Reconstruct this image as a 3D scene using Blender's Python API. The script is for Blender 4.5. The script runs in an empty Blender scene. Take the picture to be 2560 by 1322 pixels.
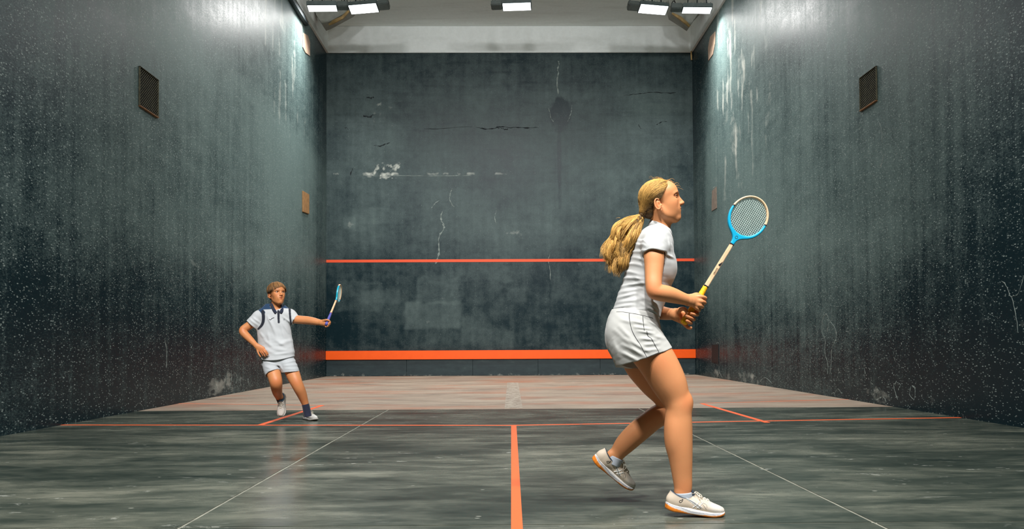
import bpy, bmesh, math, random
import numpy as np
from mathutils import Vector, Matrix

random.seed(7); RNG = np.random.default_rng(11)
SC = bpy.context.scene
COL = SC.collection

# ------------------------------------------------------------------ camera
F_PX = 1858.5; CAM_Z = 0.789; YAW = 0.00946; PITCH = 0.02248; ROLL = -0.004745; SHY = 155.9
XL = -4.4206; XR = XL + 9.14; YF = 18.43; HW = 8.055; YB = -1.6; HC = 8.72

def cam_axes():
    cy, sy, cp, sp = math.cos(YAW), math.sin(YAW), math.cos(PITCH), math.sin(PITCH)
    f = np.array([sy*cp, cy*cp, sp]); r = np.array([cy, -sy, 0.0]); u = np.cross(r, f)
    c, s = math.cos(ROLL), math.sin(ROLL)
    return c*r + s*u, -s*r + c*u, f
AX_R, AX_U, AX_F = cam_axes()
CAMP = np.array([0, 0, CAM_Z])
cd = bpy.data.cameras.new('camera'); cam = bpy.data.objects.new('camera', cd); COL.objects.link(cam)
cd.sensor_fit = 'HORIZONTAL'; cd.sensor_width = 36.0
cd.lens = F_PX/2560*36.0; cd.shift_y = SHY/2560; cd.clip_start = 0.05; cd.clip_end = 100
M = Matrix.Identity(4)
for i in range(3):
    M[i][0] = AX_R[i]; M[i][1] = AX_U[i]; M[i][2] = -AX_F[i]; M[i][3] = CAMP[i]
cam.matrix_world = M
SC.camera = cam

# ------------------------------------------------------------------ world, exposure
W = bpy.data.worlds.new('World'); SC.world = W; W.use_nodes = True
W.node_tree.nodes['Background'].inputs[0].default_value = (0.30, 0.42, 0.46, 1)
W.node_tree.nodes['Background'].inputs[1].default_value = 0.05
SC.view_settings.view_transform = 'Standard'; SC.view_settings.look = 'None'
SC.view_settings.gamma = 1.0; SC.view_settings.use_curve_mapping = False
SC.view_settings.exposure = 0.0
cy_ = SC.cycles; cy_.max_bounces = 7; cy_.diffuse_bounces = 5; cy_.glossy_bounces = 3; cy_.transmission_bounces = 2; cy_.caustics_reflective = False; cy_.caustics_refractive = False
LAMP_W = 125.0          # power of one floodlight panel

def ray(px, py):
    d = AX_F*F_PX + AX_R*(px-1280.0) - AX_U*(py-661.0-SHY)
    return d
def U(px, py, y):                      # a photo point at world depth y
    d = ray(px, py); t = y/d[1]; return CAMP + d*t
def UF(px, py, z=0.0):                 # on the floor
    d = ray(px, py); t = (z-CAM_Z)/d[2]; return CAMP + d*t
def UX(px, py, x):                     # on a side wall
    d = ray(px, py); t = x/d[0]; return CAMP + d*t
def PX(y): return y/F_PX               # metres per photo pixel at depth y

# ------------------------------------------------------------------ helpers
def link(name, me, mat=None, parent=None, smooth=False):
    o = bpy.data.objects.new(name, me); COL.objects.link(o)
    if mat is not None and len(me.materials) == 0: me.materials.append(mat)
    if parent is not None: o.parent = parent
    if smooth:
        me.polygons.foreach_set('use_smooth', np.ones(len(me.polygons), bool))
    return o
def tag(o, label=None, cat=None, group=None, kind=None):
    if label: o['label'] = label
    if cat: o['category'] = cat
    if group: o['group'] = group
    if kind: o['kind'] = kind
    return o
def empty(name, loc=(0, 0, 0)):
    o = bpy.data.objects.new(name, None); COL.objects.link(o); o.location = loc; o.empty_display_size = 0.1
    return o
def part(name, me, mat, root, smooth=False):
    """a mesh given in world coordinates, parented to a root that may be moved"""
    o = link(name, me, mat, None, smooth); o.parent = root
    bpy.context.view_layer.update()
    o.matrix_parent_inverse = root.matrix_world.inverted()
    return o
def mesh(verts, faces):
    me = bpy.data.meshes.new('m'); me.from_pydata([tuple(map(float, v)) for v in verts], [], faces); me.update(); return me
def bm_mesh(bm):
    me = bpy.data.meshes.new('m'); bm.normal_update(); bm.to_mesh(me); bm.free(); return me
def box_bm(bm, lo, hi, mtx=None):
    vs = []
    for z in (lo[2], hi[2]):
        for x, y in ((lo[0], lo[1]), (hi[0], lo[1]), (hi[0], hi[1]), (lo[0], hi[1])):
            v = Vector((x, y, z)); vs.append(bm.verts.new(mtx @ v if mtx else v))
    for f in ((3, 2, 1, 0), (4, 5, 6, 7), (0, 1, 5, 4), (1, 2, 6, 5), (2, 3, 7, 6), (3, 0, 4, 7)):
        bm.faces.new([vs[i] for i in f])
    return bm
def box(lo, hi, bevel=0.0, mtx=None):
    bm = bmesh.new(); box_bm(bm, lo, hi)
    if bevel: bmesh.ops.bevel(bm, geom=bm.edges[:], offset=bevel, segments=2, affect='EDGES')
    if mtx: bm.transform(mtx)
    return bm_mesh(bm)
def tube(pts, rads, n=8, cap=True, squash=None):
    """tapered tube along a polyline; squash=(axis vector, factor) flattens it"""
    pts = np.asarray(pts, float); m = len(pts)
    rads = np.full(m, rads) if np.isscalar(rads) else np.asarray(rads, float)
    T = np.gradient(pts, axis=0); T /= np.linalg.norm(T, axis=1)[:, None] + 1e-12
    ref = np.array([0, 0, 1.0]) if abs(T[0][2]) < 0.9 else np.array([0, 1.0, 0])
    n1 = np.cross(T[0], ref); n1 /= np.linalg.norm(n1)
    V = []; Fc = []
    a = np.linspace(0, 2*np.pi, n, endpoint=False)
    for i in range(m):
        n1 = n1 - T[i]*np.dot(n1, T[i]); n1 /= np.linalg.norm(n1) + 1e-12
        n2 = np.cross(T[i], n1)
        off = (np.cos(a)[:, None]*n1 + np.sin(a)[:, None]*n2)*rads[i]
        if squash is not None:
            ax = np.asarray(squash[0]); off = off - np.outer(off@ax, ax)*(1-squash[1])
        V.append(pts[i] + off)
    V = np.concatenate(V)
    for i in range(m-1):
        for j in range(n):
            k = (j+1) % n
            Fc.append((i*n+j, i*n+k, (i+1)*n+k, (i+1)*n+j))
    if cap:
        Fc.append(tuple(range(n-1, -1, -1))); Fc.append(tuple((m-1)*n+j for j in range(n)))
    return V, Fc
def join_geo(parts):
    V = []; Fc = []; o = 0
    for v, f in parts:
        V.append(np.asarray(v)); Fc += [tuple(i+o for i in q) for q in f]; o += len(v)
    return mesh(np.concatenate(V), Fc)
def catmull(P, m=6):
    P = np.asarray(P, float); n = len(P)
    Q = np.vstack([2*P[0]-P[1], P, 2*P[-1]-P[-2]]); out = []
    for i in range(1, n):
        p0, p1, p2, p3 = Q[i-1], Q[i], Q[i+1], Q[i+2]
        for t in np.linspace(0, 1, m, endpoint=False):
            out.append(.5*((2*p1)+(-p0+p2)*t+(2*p0-5*p1+4*p2-p3)*t*t+(-p0+3*p1-3*p2+p3)*t**3))
    out.append(P[-1]); return np.array(out)

# ------------------------------------------------------------------ node helpers
class NT:
    def __init__(s, name):
        s.m = bpy.data.materials.new(name); s.m.use_nodes = True
        s.t = s.m.node_tree; s.b = s.t.nodes['Principled BSDF']; s.co = None
    def n(s, typ, **kw):
        nd = s.t.nodes.new(typ)
        for k, v in kw.items():
            if k.startswith('in_'):
                key = k[3:]; key = int(key) if key.isdigit() else key
                s.put(nd.inputs[key], v)
            else: setattr(nd, k, v)
        return nd
    def put(s, sock, v):
        if isinstance(v, bpy.types.NodeSocket): s.t.links.new(v, sock)
        elif isinstance(v, bpy.types.Node): s.t.links.new(v.outputs[0], sock)
        else: sock.default_value = v
    def pos(s, scale=(1, 1, 1), loc=(0, 0, 0), obj=False):
        src = s.n('ShaderNodeTexCoord').outputs['Object'] if obj else s.n('ShaderNodeNewGeometry').outputs['Position']
        return s.n('ShaderNodeMapping', in_Vector=src, in_Scale=scale, in_Location=loc).outputs[0]
    def noise(s, vec, scale, detail=4, rough=.55, dist=0.0):
        return s.n('ShaderNodeTexNoise', in_Vector=vec, in_Scale=scale, in_Detail=detail, in_Roughness=rough, in_Distortion=dist).outputs['Fac']
    def ramp(s, fac, stops):
        nd = s.n('ShaderNodeValToRGB', in_Fac=fac); e = nd.color_ramp.elements
        while len(e) < len(stops): e.new(.5)
        for i, (p, c) in enumerate(stops):
            e[i].position = p; e[i].color = (*c, 1) if len(c) == 3 else c
        return nd.outputs[0]
    def step(s, fac, a, b, lo=0.0, hi=1.0):
        return s.n('ShaderNodeMapRange', in_0=fac, in_1=a, in_2=b, in_3=lo, in_4=hi).outputs[0]
    def math(s, op, a, b=0.0, clamp=False):
        return s.n('ShaderNodeMath', operation=op, use_clamp=clamp, in_0=a, in_1=b).outputs[0]
    def mix(s, fac, a, b, mode='MIX'):
        nd = s.n('ShaderNodeMix', data_type='RGBA', blend_type=mode)
        s.put(nd.inputs[0], fac)
        s.put(nd.inputs[6], (*a, 1) if isinstance(a, tuple) and len(a) == 3 else a)
        s.put(nd.inputs[7], (*b, 1) if isinstance(b, tuple) and len(b) == 3 else b)
        return nd.outputs[2]
    def attr(s, name):
        return s.n('ShaderNodeAttribute', attribute_name=name)
    def bump(s, h, strength=.3, dist=.01):
        s.put(s.b.inputs['Normal'], s.n('ShaderNodeBump', in_Strength=strength, in_Distance=dist, in_Height=h).outputs[0])
    def set(s, **kw):
        for k, v in kw.items(): s.put(s.b.inputs[k.replace('_', ' ')], (*v, 1) if isinstance(v, tuple) and len(v) == 3 and s.b.inputs[k.replace('_', ' ')].type == 'RGBA' else v)
        return s.m
def srgb(r, g, b):
    f = lambda c: (c/255/12.92) if c/255 <= .04045 else ((c/255+.055)/1.055)**2.4
    return (f(r), f(g), f(b))
def simple(name, col, rough=.5, metal=0.0, var=0.12, scale=30, **kw):
    """a plain coloured material with a little procedural mottling"""
    t = NT(name); nz = t.noise(t.pos(obj=True), scale, 3)
    c0 = tuple(c*(1-var) for c in col); c1 = tuple(min(1, c*(1+var)) for c in col)
    t.set(Base_Color=t.ramp(nz, [(.3, c0), (.7, c1)]), Roughness=rough, Metallic=metal, **kw)
    return t.m
# ------------------------------------------------------------------ numpy value noise for painted wear
def vnoise(x, y, seed=0):
    xi = np.floor(x).astype(np.int64); yi = np.floor(y).astype(np.int64); fx = x-xi; fy = y-yi
    def h(a, b):
        n = (a*374761393 + b*668265263 + seed*1442695041) & 0x7fffffff
        n = ((n ^ (n >> 13))*1274126177) & 0x7fffffff
        return ((n ^ (n >> 16)) & 0xffff)/65535.0
    sx = fx*fx*(3-2*fx); sy = fy*fy*(3-2*fy)
    return (h(xi, yi)*(1-sx)+h(xi+1, yi)*sx)*(1-sy)+(h(xi, yi+1)*(1-sx)+h(xi+1, yi+1)*sx)*sy
def fbm(x, y, seed=0, o=4):
    s = 0; a = .5; t = 0
    for k in range(o):
        s = s + a*vnoise(x*2**k, y*2**k, seed+k*17); t += a; a *= .5
    return s/t
def sstep(a, b, x):
    t = np.clip((x-a)/(b-a), 0, 1); return t*t*(3-2*t)
def rect_mask(A, B, a0, a1, b0, b1, soft=.06, rag=.05, seed=1):
    wob = (fbm(A*3, B*3, seed)-.5)*2*rag
    return sstep(-soft, soft, A-a0+wob)*sstep(-soft, soft, a1-A+wob)*sstep(-soft, soft, B-b0+wob)*sstep(-soft, soft, b1-B+wob)
def blob_mask(A, B, a, b, ra, rb, rag=.35, seed=2, k=4):
    d = np.hypot((A-a)/ra, (B-b)/rb) + (fbm(A*k/ra, B*k/rb, seed)-.5)*2*rag
    return 1-sstep(.7, 1.05, d)
def grid_wall(name, origin, ua, va, nu, nv, paint_fn, mat):
    """a wall panel as a fine grid; wear is kept per vertex"""
    o = np.array(origin); ua = np.array(ua); va = np.array(va)
    s, t = np.meshgrid(np.linspace(0, 1, nu), np.linspace(0, 1, nv))
    P = o + s[..., None]*ua + t[..., None]*va
    V = P.reshape(-1, 3)
    idx = np.arange(nu*nv).reshape(nv, nu)
    Q = np.stack([idx[:-1, :-1], idx[:-1, 1:], idx[1:, 1:], idx[1:, :-1]], -1).reshape(-1, 4)
    me = bpy.data.meshes.new(name); me.vertices.add(len(V)); me.vertices.foreach_set('co', V.astype(np.float32).ravel())
    me.loops.add(len(Q)*4); me.loops.foreach_set('vertex_index', Q.astype(np.int32).ravel())
    me.polygons.add(len(Q)); me.polygons.foreach_set('loop_start', np.arange(0, len(Q)*4, 4, dtype=np.int32))
    me.update(calc_edges=True)
    c = np.ones((len(V), 4), np.float32); c[:, :3] = np.clip(paint_fn(V), 0, 2)
    at = me.attributes.new('wear', 'FLOAT_COLOR', 'POINT'); at.data.foreach_set('color', c.ravel())
    ob = link(name, me, mat, None, True); tag(ob, kind='structure'); return ob

# ------------------------------------------------------------------ materials of the court
def wall_material(name, along, dark, light, grain=1.0):
    """old painted render: R of 'wear' = how scuffed and pale, G = density of pale ball marks, B = bare/white plaster; R and B also hold painted light and shade"""
    t = NT(name); at = t.n('ShaderNodeSeparateColor', in_0=t.attr('wear').outputs['Color'])
    R, G, B = at.outputs[0], at.outputs[1], at.outputs[2]
    p = t.pos((1, .5, 1) if along == 'Y' else (1, 1, 1))      # brush and ball marks run along the wall
    big = t.noise(p, .55, 5, .6); mid = t.noise(p, 5, 4, .65); fine = t.noise(p, 80, 4, .75); mott = t.noise(p, 1.7, 5, .7)
    sc = (7, 7, .35)
    streak = t.noise(t.pos(sc), 1.0, 4, .6)
    v = t.math('ADD', R, t.math('MULTIPLY', t.math('SUBTRACT', big, .5), .55))
    v = t.math('ADD', v, t.math('MULTIPLY', t.math('SUBTRACT', streak, .5), .85*grain))
    v = t.math('ADD', v, t.math('MULTIPLY', t.math('SUBTRACT', mid, .5), .55))
    v = t.math('ADD', v, t.math('MULTIPLY', t.math('SUBTRACT', fine, .5), 1.6*grain))
    v = t.math('ADD', v, t.math('MULTIPLY', t.math('SUBTRACT', mott, .5), .55))
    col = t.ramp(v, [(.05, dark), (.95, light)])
    # round pale marks
    vo = t.n('ShaderNodeTexVoronoi', feature='F1', in_Vector=p, in_Scale=64.0, in_Randomness=1.0)
    sepc = t.n('ShaderNodeSeparateColor', in_0=vo.outputs['Color'])
    rad = t.math('MULTIPLY', t.step(sepc.outputs[1], 0, 1, .08, .40), 1.0)
    dot = t.step(t.math('SUBTRACT', vo.outputs['Distance'], rad), .10, -.08)
    pick = t.math('LESS_THAN', sepc.outputs[0], G)
    dots = t.math('MULTIPLY', t.math('MULTIPLY', dot, pick), t.step(sepc.outputs[2], 0, 1, .2, .85))
    col = t.mix(dots, col, srgb(156, 169, 165))
    col = t.mix(t.step(t.math('ADD', B, t.math('MULTIPLY', t.math('SUBTRACT', mid, .5), .9)), .25, .85), col, srgb(176, 180, 172))
    rg = t.step(v, 0, 1, .34, .56)
    t.set(Base_Color=col, Roughness=rg, Specular_IOR_Level=.22)
    t.bump(t.math('ADD', t.math('MULTIPLY', fine, .5), t.math('MULTIPLY', mid, 1.2)), .12, .008)
    return t.m
M_SIDE = wall_material('side_wall_render', 'Y', srgb(6, 33, 40), srgb(100, 119, 117), 1.0)
M_FRONT = wall_material('front_wall_render', 'X', srgb(6, 31, 38), srgb(88, 103, 102), .5)

def white_material(name, base):
    t = NT(name); p = t.pos()
    st = t.noise(t.pos((.5, 3.5, 2.5)), 1.2, 4, .6); fn = t.noise(p, 14, 3)
    c = t.mix(t.step(st, .5, .8, 0, .6), base, tuple(x*.72*y for x, y in zip(base, (1, 1, .98))))
    c = t.mix(t.step(fn, .3, .8, 0, .12), c, (.35, .36, .34))
    t.set(Base_Color=c, Roughness=.75); t.bump(fn, .12, .01); return t.m
M_WHITE = white_material('white_upper_plaster', srgb(240, 245, 245))
M_CEIL = white_material('ceiling_plaster', srgb(232, 239, 238))

def floor_material(name, stops, rust=0.0, rough=(.15, .36)):
    t = NT(name); p = t.pos()
    s1 = t.noise(t.pos((.55, 1.5, 1)), 1.0, 5, .6, .8)
    s2 = t.noise(t.pos((1.5, 5.0, 1), (3, 1, 0)), 1.0, 5, .62, .5)
    s3 = t.noise(t.pos((9, 24, 1)), 1.0, 3, .6)
    v = t.math('ADD', t.math('MULTIPLY', s1, .62), t.math('MULTIPLY', s2, .50))
    v = t.math('ADD', v, t.math('MULTIPLY', t.math('SUBTRACT', s3, .5), .16))
    col = t.ramp(v, stops)
    if rust:
        rz = t.noise(t.pos((.5, .9, 1), (2.3, .4, 0)), 1.0, 4, .6)
        col = t.mix(t.step(rz, .50, .68, 0, rust), col, srgb(156, 98, 70))
    # pale chips where the paint has worn through
    ch = t.noise(t.pos((2.2, 6.5, 1), (.7, .2, 0)), 1.6, 6, .72, .5); zone = t.noise(t.pos((.5, .8, 1), (5, 2, 0)), .9, 2)
    chip = t.math('MULTIPLY', t.step(ch, .615, .66), t.step(zone, .48, .62))
    col = t.mix(t.math('MULTIPLY', chip, .75), col, srgb(170, 172, 164))
    sp = t.n('ShaderNodeTexVoronoi', in_Vector=t.pos((14, 30, 1)), in_Scale=.55)
    sc = t.n('ShaderNodeSeparateColor', in_0=sp.outputs['Color'])
    fl = t.math('MULTIPLY', t.step(sp.outputs['Distance'], .13, .07), t.math('LESS_THAN', sc.outputs[0], .05))
    col = t.mix(t.math('MULTIPLY', fl, .7), col, srgb(178, 178, 168))
    t.set(Base_Color=col, Roughness=t.step(v, .35, .8, rough[0], rough[1]), Specular_IOR_Level=.5)
    t.bump(t.math('ADD', t.math('MULTIPLY', s3, .3), s2), .10, .006)
    return t.m
M_FLOOR = floor_material('dark_floor_paint', [(.34, srgb(30, 40, 36)), (.50, srgb(58, 65, 58)), (.62, srgb(88, 92, 82)), (.78, srgb(130, 130, 116))])
M_FLOORF = floor_material('bare_floor_concrete', [(.36, srgb(112, 98, 86)), (.56, srgb(142, 126, 110)), (.80, srgb(168, 154, 137))], .75, (.5, .7))
M_JOINT = simple('joint_filler', srgb(132, 132, 120), .8, 0, .3, 9)

def paint_material(name, col, wear=.5, back=srgb(90, 92, 88)):
    t = NT(name); w = t.noise(t.pos(), 9, 6, .75, .2); g = t.noise(t.pos(), 60, 3)
    c = t.ramp(g, [(.3, tuple(x*.9 for x in col)), (.7, col)])
    c = t.mix(t.step(w, wear, wear+.02), c, back)
    t.set(Base_Color=c, Roughness=.55); return t.m
M_ORANGE = paint_material('orange_floor_paint', srgb(240, 96, 36), .64)
M_ORANGE_F = paint_material('faded_orange_paint', srgb(212, 112, 72), .58, srgb(128, 112, 98))
M_RED = paint_material('orange_red_wall_paint', srgb(236, 82, 38), .74, srgb(120, 70, 55))
M_BOARD_O = simple('orange_board_paint', srgb(255, 92, 10), .42, 0, .05, 6)

# ------------------------------------------------------------------ floor: slabs with recessed joints, painted lines
floor = empty('floor'); tag(floor, kind='structure')
g = .0042
XJ = [XL, UF(668, 1195)[0], UF(1980, 1206)[0], XR]
YJ = [YB, UF(1280, 1312)[1], UF(1280, 1022)[1], YF]
def slab(x0, x1, y0, y1, mat):
    me = box((x0, y0, -.12), (x1, y1, 0), .004); link('slab', me, mat, floor)
for j in range(2):
    for i in range(3):
        slab(XJ[i]+(g if i else 0), XJ[i+1]-(g if i < 2 else 0), YJ[j]+(g if j else 0), YJ[j+1]-g*(j == 0), M_FLOOR)
slab(XL, XR, YJ[2], YF, M_FLOORF)
link('joint_filler', box((XL, YB, -.14), (XR, YJ[2], -.0035)), M_JOINT, floor)
def floor_line(pts_px, w, mat, z=.0012):
    A, B = [UF(*p) for p in pts_px]; A = Vector(A); B = Vector(B)
    d = (B-A); L = d.length; ang = math.atan2(d.y, d.x)
    me = box((0, -w/2, -.001), (L, w/2, z)); me.transform(Matrix.Translation((A.x, A.y, 0)) @ Matrix.Rotation(ang, 4, 'Z'))
    return link('painted_line', me, mat, floor)
ys = UF(1280, 1062)[1]
floor_line(((1284.5, 1064), (1293, 1340)), .050, M_ORANGE)
sl = floor_line(((140, 1062), (1280, 1063)), .05, M_ORANGE)
o2 = floor_line(((1280, 1063), (2425, 1043)), .05, M_ORANGE, .0014)
floor_line(((648, 1063), (806, 1013)), .06, M_ORANGE, .0016)
floor_line(((1756, 1009), (1918, 1056)), .06, M_ORANGE, .0016)
M_PALE = paint_material('worn_white_smear', srgb(164, 154, 140), .50, srgb(128, 114, 100))
floor_line(((1282, 956), (1284, 1021)), .22, M_PALE, .0008)
floor_line(((425, 1008), (806, 1013)), .05, M_ORANGE_F)
floor_line(((1750, 1008), (2125, 998)), .05, M_ORANGE_F)

# ------------------------------------------------------------------ walls
def wear_light_left(V):
    y, z = V[:, 1], V[:, 2]; n = fbm(y*.5, z*.5, 3); n2 = fbm(y*1.3, z*.9, 31)
    R = .31 + .34*(n-.5) - .10*(1-sstep(5, 10, y))  # near end darker: light fall-off put into the colour
    band = sstep(1.3, 2.6, z)*(1-sstep(4.6, 6.2, z))
    R += .30*band*sstep(6.5, 10.5, y)*(.6+.8*n2) + .20*sstep(11, 15.5, y)*(1-sstep(16.6, 17.6, y))*sstep(.8, 3, z)
    R -= .34*(1-sstep(.6, 2.6, z+.8*(n-.5)))*(1-.65*sstep(8, 13, y))  # darker foot: stain and shade both put into the colour
    R += .10*sstep(7, 10, y)*sstep(1, 2.4, z)*(1-sstep(6, 7.5, z))
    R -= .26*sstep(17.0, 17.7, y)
    G = .22 + .6*band*(1-sstep(12, 15, y))*(.3+1.4*n2) + .10*sstep(.2, 1, n)
    G += .12*sstep(4, 6, z)*(1-sstep(9, 12, y))
    B = np.zeros_like(R)
    # dark square patch of newer paint, pale damp bloom above the floor
    p = UX(330, 845, XL); q = UX(408, 930, XL)
    R -= .30*rect_mask(y, z, p[1], q[1], q[2], p[2]-.1, .05, .12, 5)
    for (a, b, ra, rb, s) in ((578, 940, .30, .30, .5), (540, 960, .45, .16, .32), (604, 962, .25, .2, .4), (497, 690, .5, .35, .26), (577, 690, .45, .4, .26), (548, 968, .6, .12, .3)):
        c = UX(a, b, XL); B += s*blob_mask(y, z, c[1], c[2], ra, rb, .6, 7)*fbm(y*4, z*4, 9)
    # upper marks: a diagonal pale edge, then lamp glow put into the colour
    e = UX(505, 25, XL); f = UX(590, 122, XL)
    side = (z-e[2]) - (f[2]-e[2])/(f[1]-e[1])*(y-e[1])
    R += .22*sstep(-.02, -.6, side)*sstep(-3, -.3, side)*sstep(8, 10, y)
    R += .25*sstep(5.4, 7.4, z)*sstep(11.5, 14, y)*(1-sstep(16.3, 16.9, y))  # paler beside the lamps: their glow put into the colour
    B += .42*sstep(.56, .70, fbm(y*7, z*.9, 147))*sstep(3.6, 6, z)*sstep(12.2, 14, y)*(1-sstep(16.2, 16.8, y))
    B += .22*sstep(6.0, 8, z)*sstep(11.5, 14.5, y)*(1-sstep(16, 16.7, y))*fbm(y*5, z*.5, 41)  # pale streaks, whitened further by painted lamp glow
    return np.stack([R, np.clip(G, 0, .8), B], -1)
def wear_light_right(V):
    y, z = V[:, 1], V[:, 2]; n = fbm(y*.5+9, z*.5, 53); n2 = fbm(y*1.3+3, z*.9, 71)
    R = .33 + .34*(n-.5) - .12*(1-sstep(5.5, 10.5, y))  # fading light towards the near end is painted in here
    band = sstep(1.3, 2.4, z)*(1-sstep(4.4, 6.0, z))
    R += .26*band*sstep(6.5, 9.5, y)*(.6+.8*n2) + .22*sstep(10.5, 15, y)*(1-sstep(16.4, 17.6, y))*sstep(.8, 3, z)
    R -= .34*(1-sstep(.5, 2.4, z+.8*(n-.5)))*(1-.85*sstep(7, 12, y))  # low wall darkened by stain and by painted shade
    R += .13*sstep(6.5, 9.5, y)*sstep(.8, 2, z)*(1-sstep(6, 7.5, z))
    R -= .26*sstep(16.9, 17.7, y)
    G = .22 + .6*band*(1-sstep(11, 14, y))*(.3+1.4*n2) + .10*sstep(.2, 1, n)
    G += .12*sstep(4, 6, z)*(1-sstep(9, 12, y))
    B = np.zeros_like(R)
    R += .25*sstep(5.4, 7.4, z)*sstep(11.5, 14, y)*(1-sstep(16.3, 16.9, y))  # lamp glow painted in as a paler wall top
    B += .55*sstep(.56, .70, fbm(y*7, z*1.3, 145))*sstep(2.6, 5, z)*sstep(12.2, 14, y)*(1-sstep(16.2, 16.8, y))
    B += .26*sstep(5.6, 8, z)*sstep(12, 15, y)*(1-sstep(16, 16.7, y))*fbm(y*5, z*.5, 45)  # whitish streaks plus painted glow from the lamps
    for (a, b, ra, rb, s) in ((1835, 340, .3, .5, .6), (1855, 200, .35, .7, .5), (1815, 260, .3, .6, .5), (1790, 935, .3, .2, .5), (1870, 945, .6, .15, .6),
                              (2200, 1000, .3, .18, .4), (2350, 1010, .25, .2, .35), (2080, 985, .5, .15, .5), (2540, 760, .30, .35, .16), (2530, 820, .3, .3, .12)):
        c = UX(a, b, XR); B += s*blob_mask(y, z, c[1], c[2], ra, rb, .7, 17)*fbm(y*5, z*5, 19)
    # flaked skirting of darker paint along the floor
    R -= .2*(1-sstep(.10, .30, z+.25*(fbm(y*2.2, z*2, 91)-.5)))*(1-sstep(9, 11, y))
    B += .28*sstep(.55, .75, fbm(y*3, z*6, 95))*(1-sstep(.12, .35, z))
    return np.stack([R, np.clip(G, 0, .8), B], -1)
def wear_front(V):
    x, z = V[:, 0], V[:, 2]; n = fbm(x*.6, z*.6, 5); n2 = fbm(x*1.8, z*1.8, 6)
    R = .46 + .55*(n-.5) + .22*(n2-.5)
    B = np.zeros_like(R); G = np.full_like(R, .012)
    m = PX(YF)
    def c(px, py): p = U(px, py, YF); return p[0], p[2]
    # tone bands: darker below the service line and at the top, horizontal seams
    zs = c(1280, 652)[1]; R -= .24*(1-sstep(zs-.1, zs+.9, z))
    R -= .10*sstep(c(0, 232)[1]-.03, c(0, 218)[1]+.03, z+(n2-.5)*.05)
    R += .05*(1-sstep(.04, .16, abs(z-c(0, 437)[1])))*(.4+n2)
    B += .45*(1-sstep(.015, .05, abs(z-c(0, 438)[1]-.01)))*sstep(.52, .62, fbm(x*6, z*6, 8))*(1-sstep(c(1240, 0)[0], c(1300, 0)[0], x))
    # paler rectangles of patching
    for (a0, b0, a1, b1, s) in ((838, 700, 960, 780, .10), (1015, 755, 1150, 820, .16), (1040, 690, 1150, 760, .12), (855, 540, 890, 575, .14), (1270, 720, 1315, 750, .10),
                                (1230, 640, 1275, 700, .07), (900, 725, 1000, 760, .10), (1140, 640, 1230, 700, .06), (880, 520, 1010, 560, .06), (1060, 470, 1240, 600, .05),
                                (1375, 690, 1430, 745, .07), (830, 590, 865, 650, .07), (1180, 820, 1400, 870, .06), (870, 300, 1010, 420, .05), (830, 810, 1010, 868, -.06),
                                (1400, 250, 1480, 330, -.06), (1430, 560, 1500, 590, .06), (1150, 690, 1180, 790, -.07), (1290, 760, 1500, 860, -.05)):
        p = c(a0, b1); q = c(a1, b0); R += 1.7*s*rect_mask(x, z, p[0], q[0], p[1], q[1], .04, .10, int(a0))
    # the dark leak stain right of the middle and its drip
    for (a, b, ra, rb, s) in ((1400, 285, 28, 46, .34), (1400, 262, 16, 26, .3), (1398, 390, 6, 95, .26), (1400, 480, 5, 60, .16)):
        p = c(a, b); R -= s*blob_mask(x, z, p[0], p[1], ra*m, rb*m, .22, 12, 3)
    for (a, b, ra, rb, s) in ((965, 425, 34, 22, 1.0), (985, 410, 16, 12, .7), (935, 436, 30, 9, .6), (960, 290, 34, 40, .34), (940, 250, 20, 18, .25),
                              (1285, 587, 26, 16, .35), (1395, 215, 4, 34, .3), (870, 556, 16, 18, .35), (1090, 735, 40, 25, .25), (1240, 550, 12, 34, .2), (1075, 795, 45, 20, .14)):
        p = c(a, b); B += s*blob_mask(x, z, p[0], p[1], ra*m, rb*m, .5, 22, 4)*(.25+.75*sstep(.42, .66, fbm(x*13, z*13, 23)))*.8
    # grey damp scuffs just above the floor
    B += .62*sstep(.50, .68, fbm(x*2.6, z*7, 61))*(1-sstep(.10, .42, z))
    # horizontal board-marks of the old render
    R -= .08*sstep(.62, .72, fbm(x*.8, z*10, 77))*sstep(4.0, 6.0, z)
    R -= .05*sstep(.62, .72, fbm(x*1.6, z*16, 78))
    return np.stack([R, G, B], -1)
wall_left = grid_wall('wall_left', (XL, YF, 0), (0, YB-YF, 0), (0, 0, HW), 500, 200, wear_light_left, M_SIDE)
wall_right = grid_wall('wall_right', (XR, YB, 0), (0, YF-YB, 0), (0, 0, HW), 500, 200, wear_light_right, M_SIDE)
wall_front = grid_wall('wall_front', (XL, YF, 0), (XR-XL, 0, 0), (0, 0, HW), 366, 322, wear_front, M_FRONT)
wall_back = grid_wall('wall_back', (XR, YB, 0), (XL-XR, 0, 0), (0, 0, HW), 60, 60, lambda V: np.stack([np.full(len(V), .35), np.full(len(V), .1), np.zeros(len(V))], -1), M_SIDE)

def struct(name, me, mat): return tag(link(name, me, mat), kind='structure')
struct('ceiling', box((XL-.3, YB-.3, HC), (XR+.3, YF+.3, HC+.15)), M_CEIL)
struct('trim_1', box((XL-.14, YF-.03, HW), (XR+.14, YF+.12, HC), .01), M_WHITE)     # white band above the front wall
struct('trim_2', box((XL-.12, YB, HW), (XL+.05, YF-.03, HC)), M_WHITE)
struct('trim_3', box((XR-.05, YB, HW), (XR+.12, YF-.03, HC)), M_WHITE)
struct('trim_4', box((XL, YB-.12, HW), (XR, YB, HC)), M_WHITE)

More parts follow.
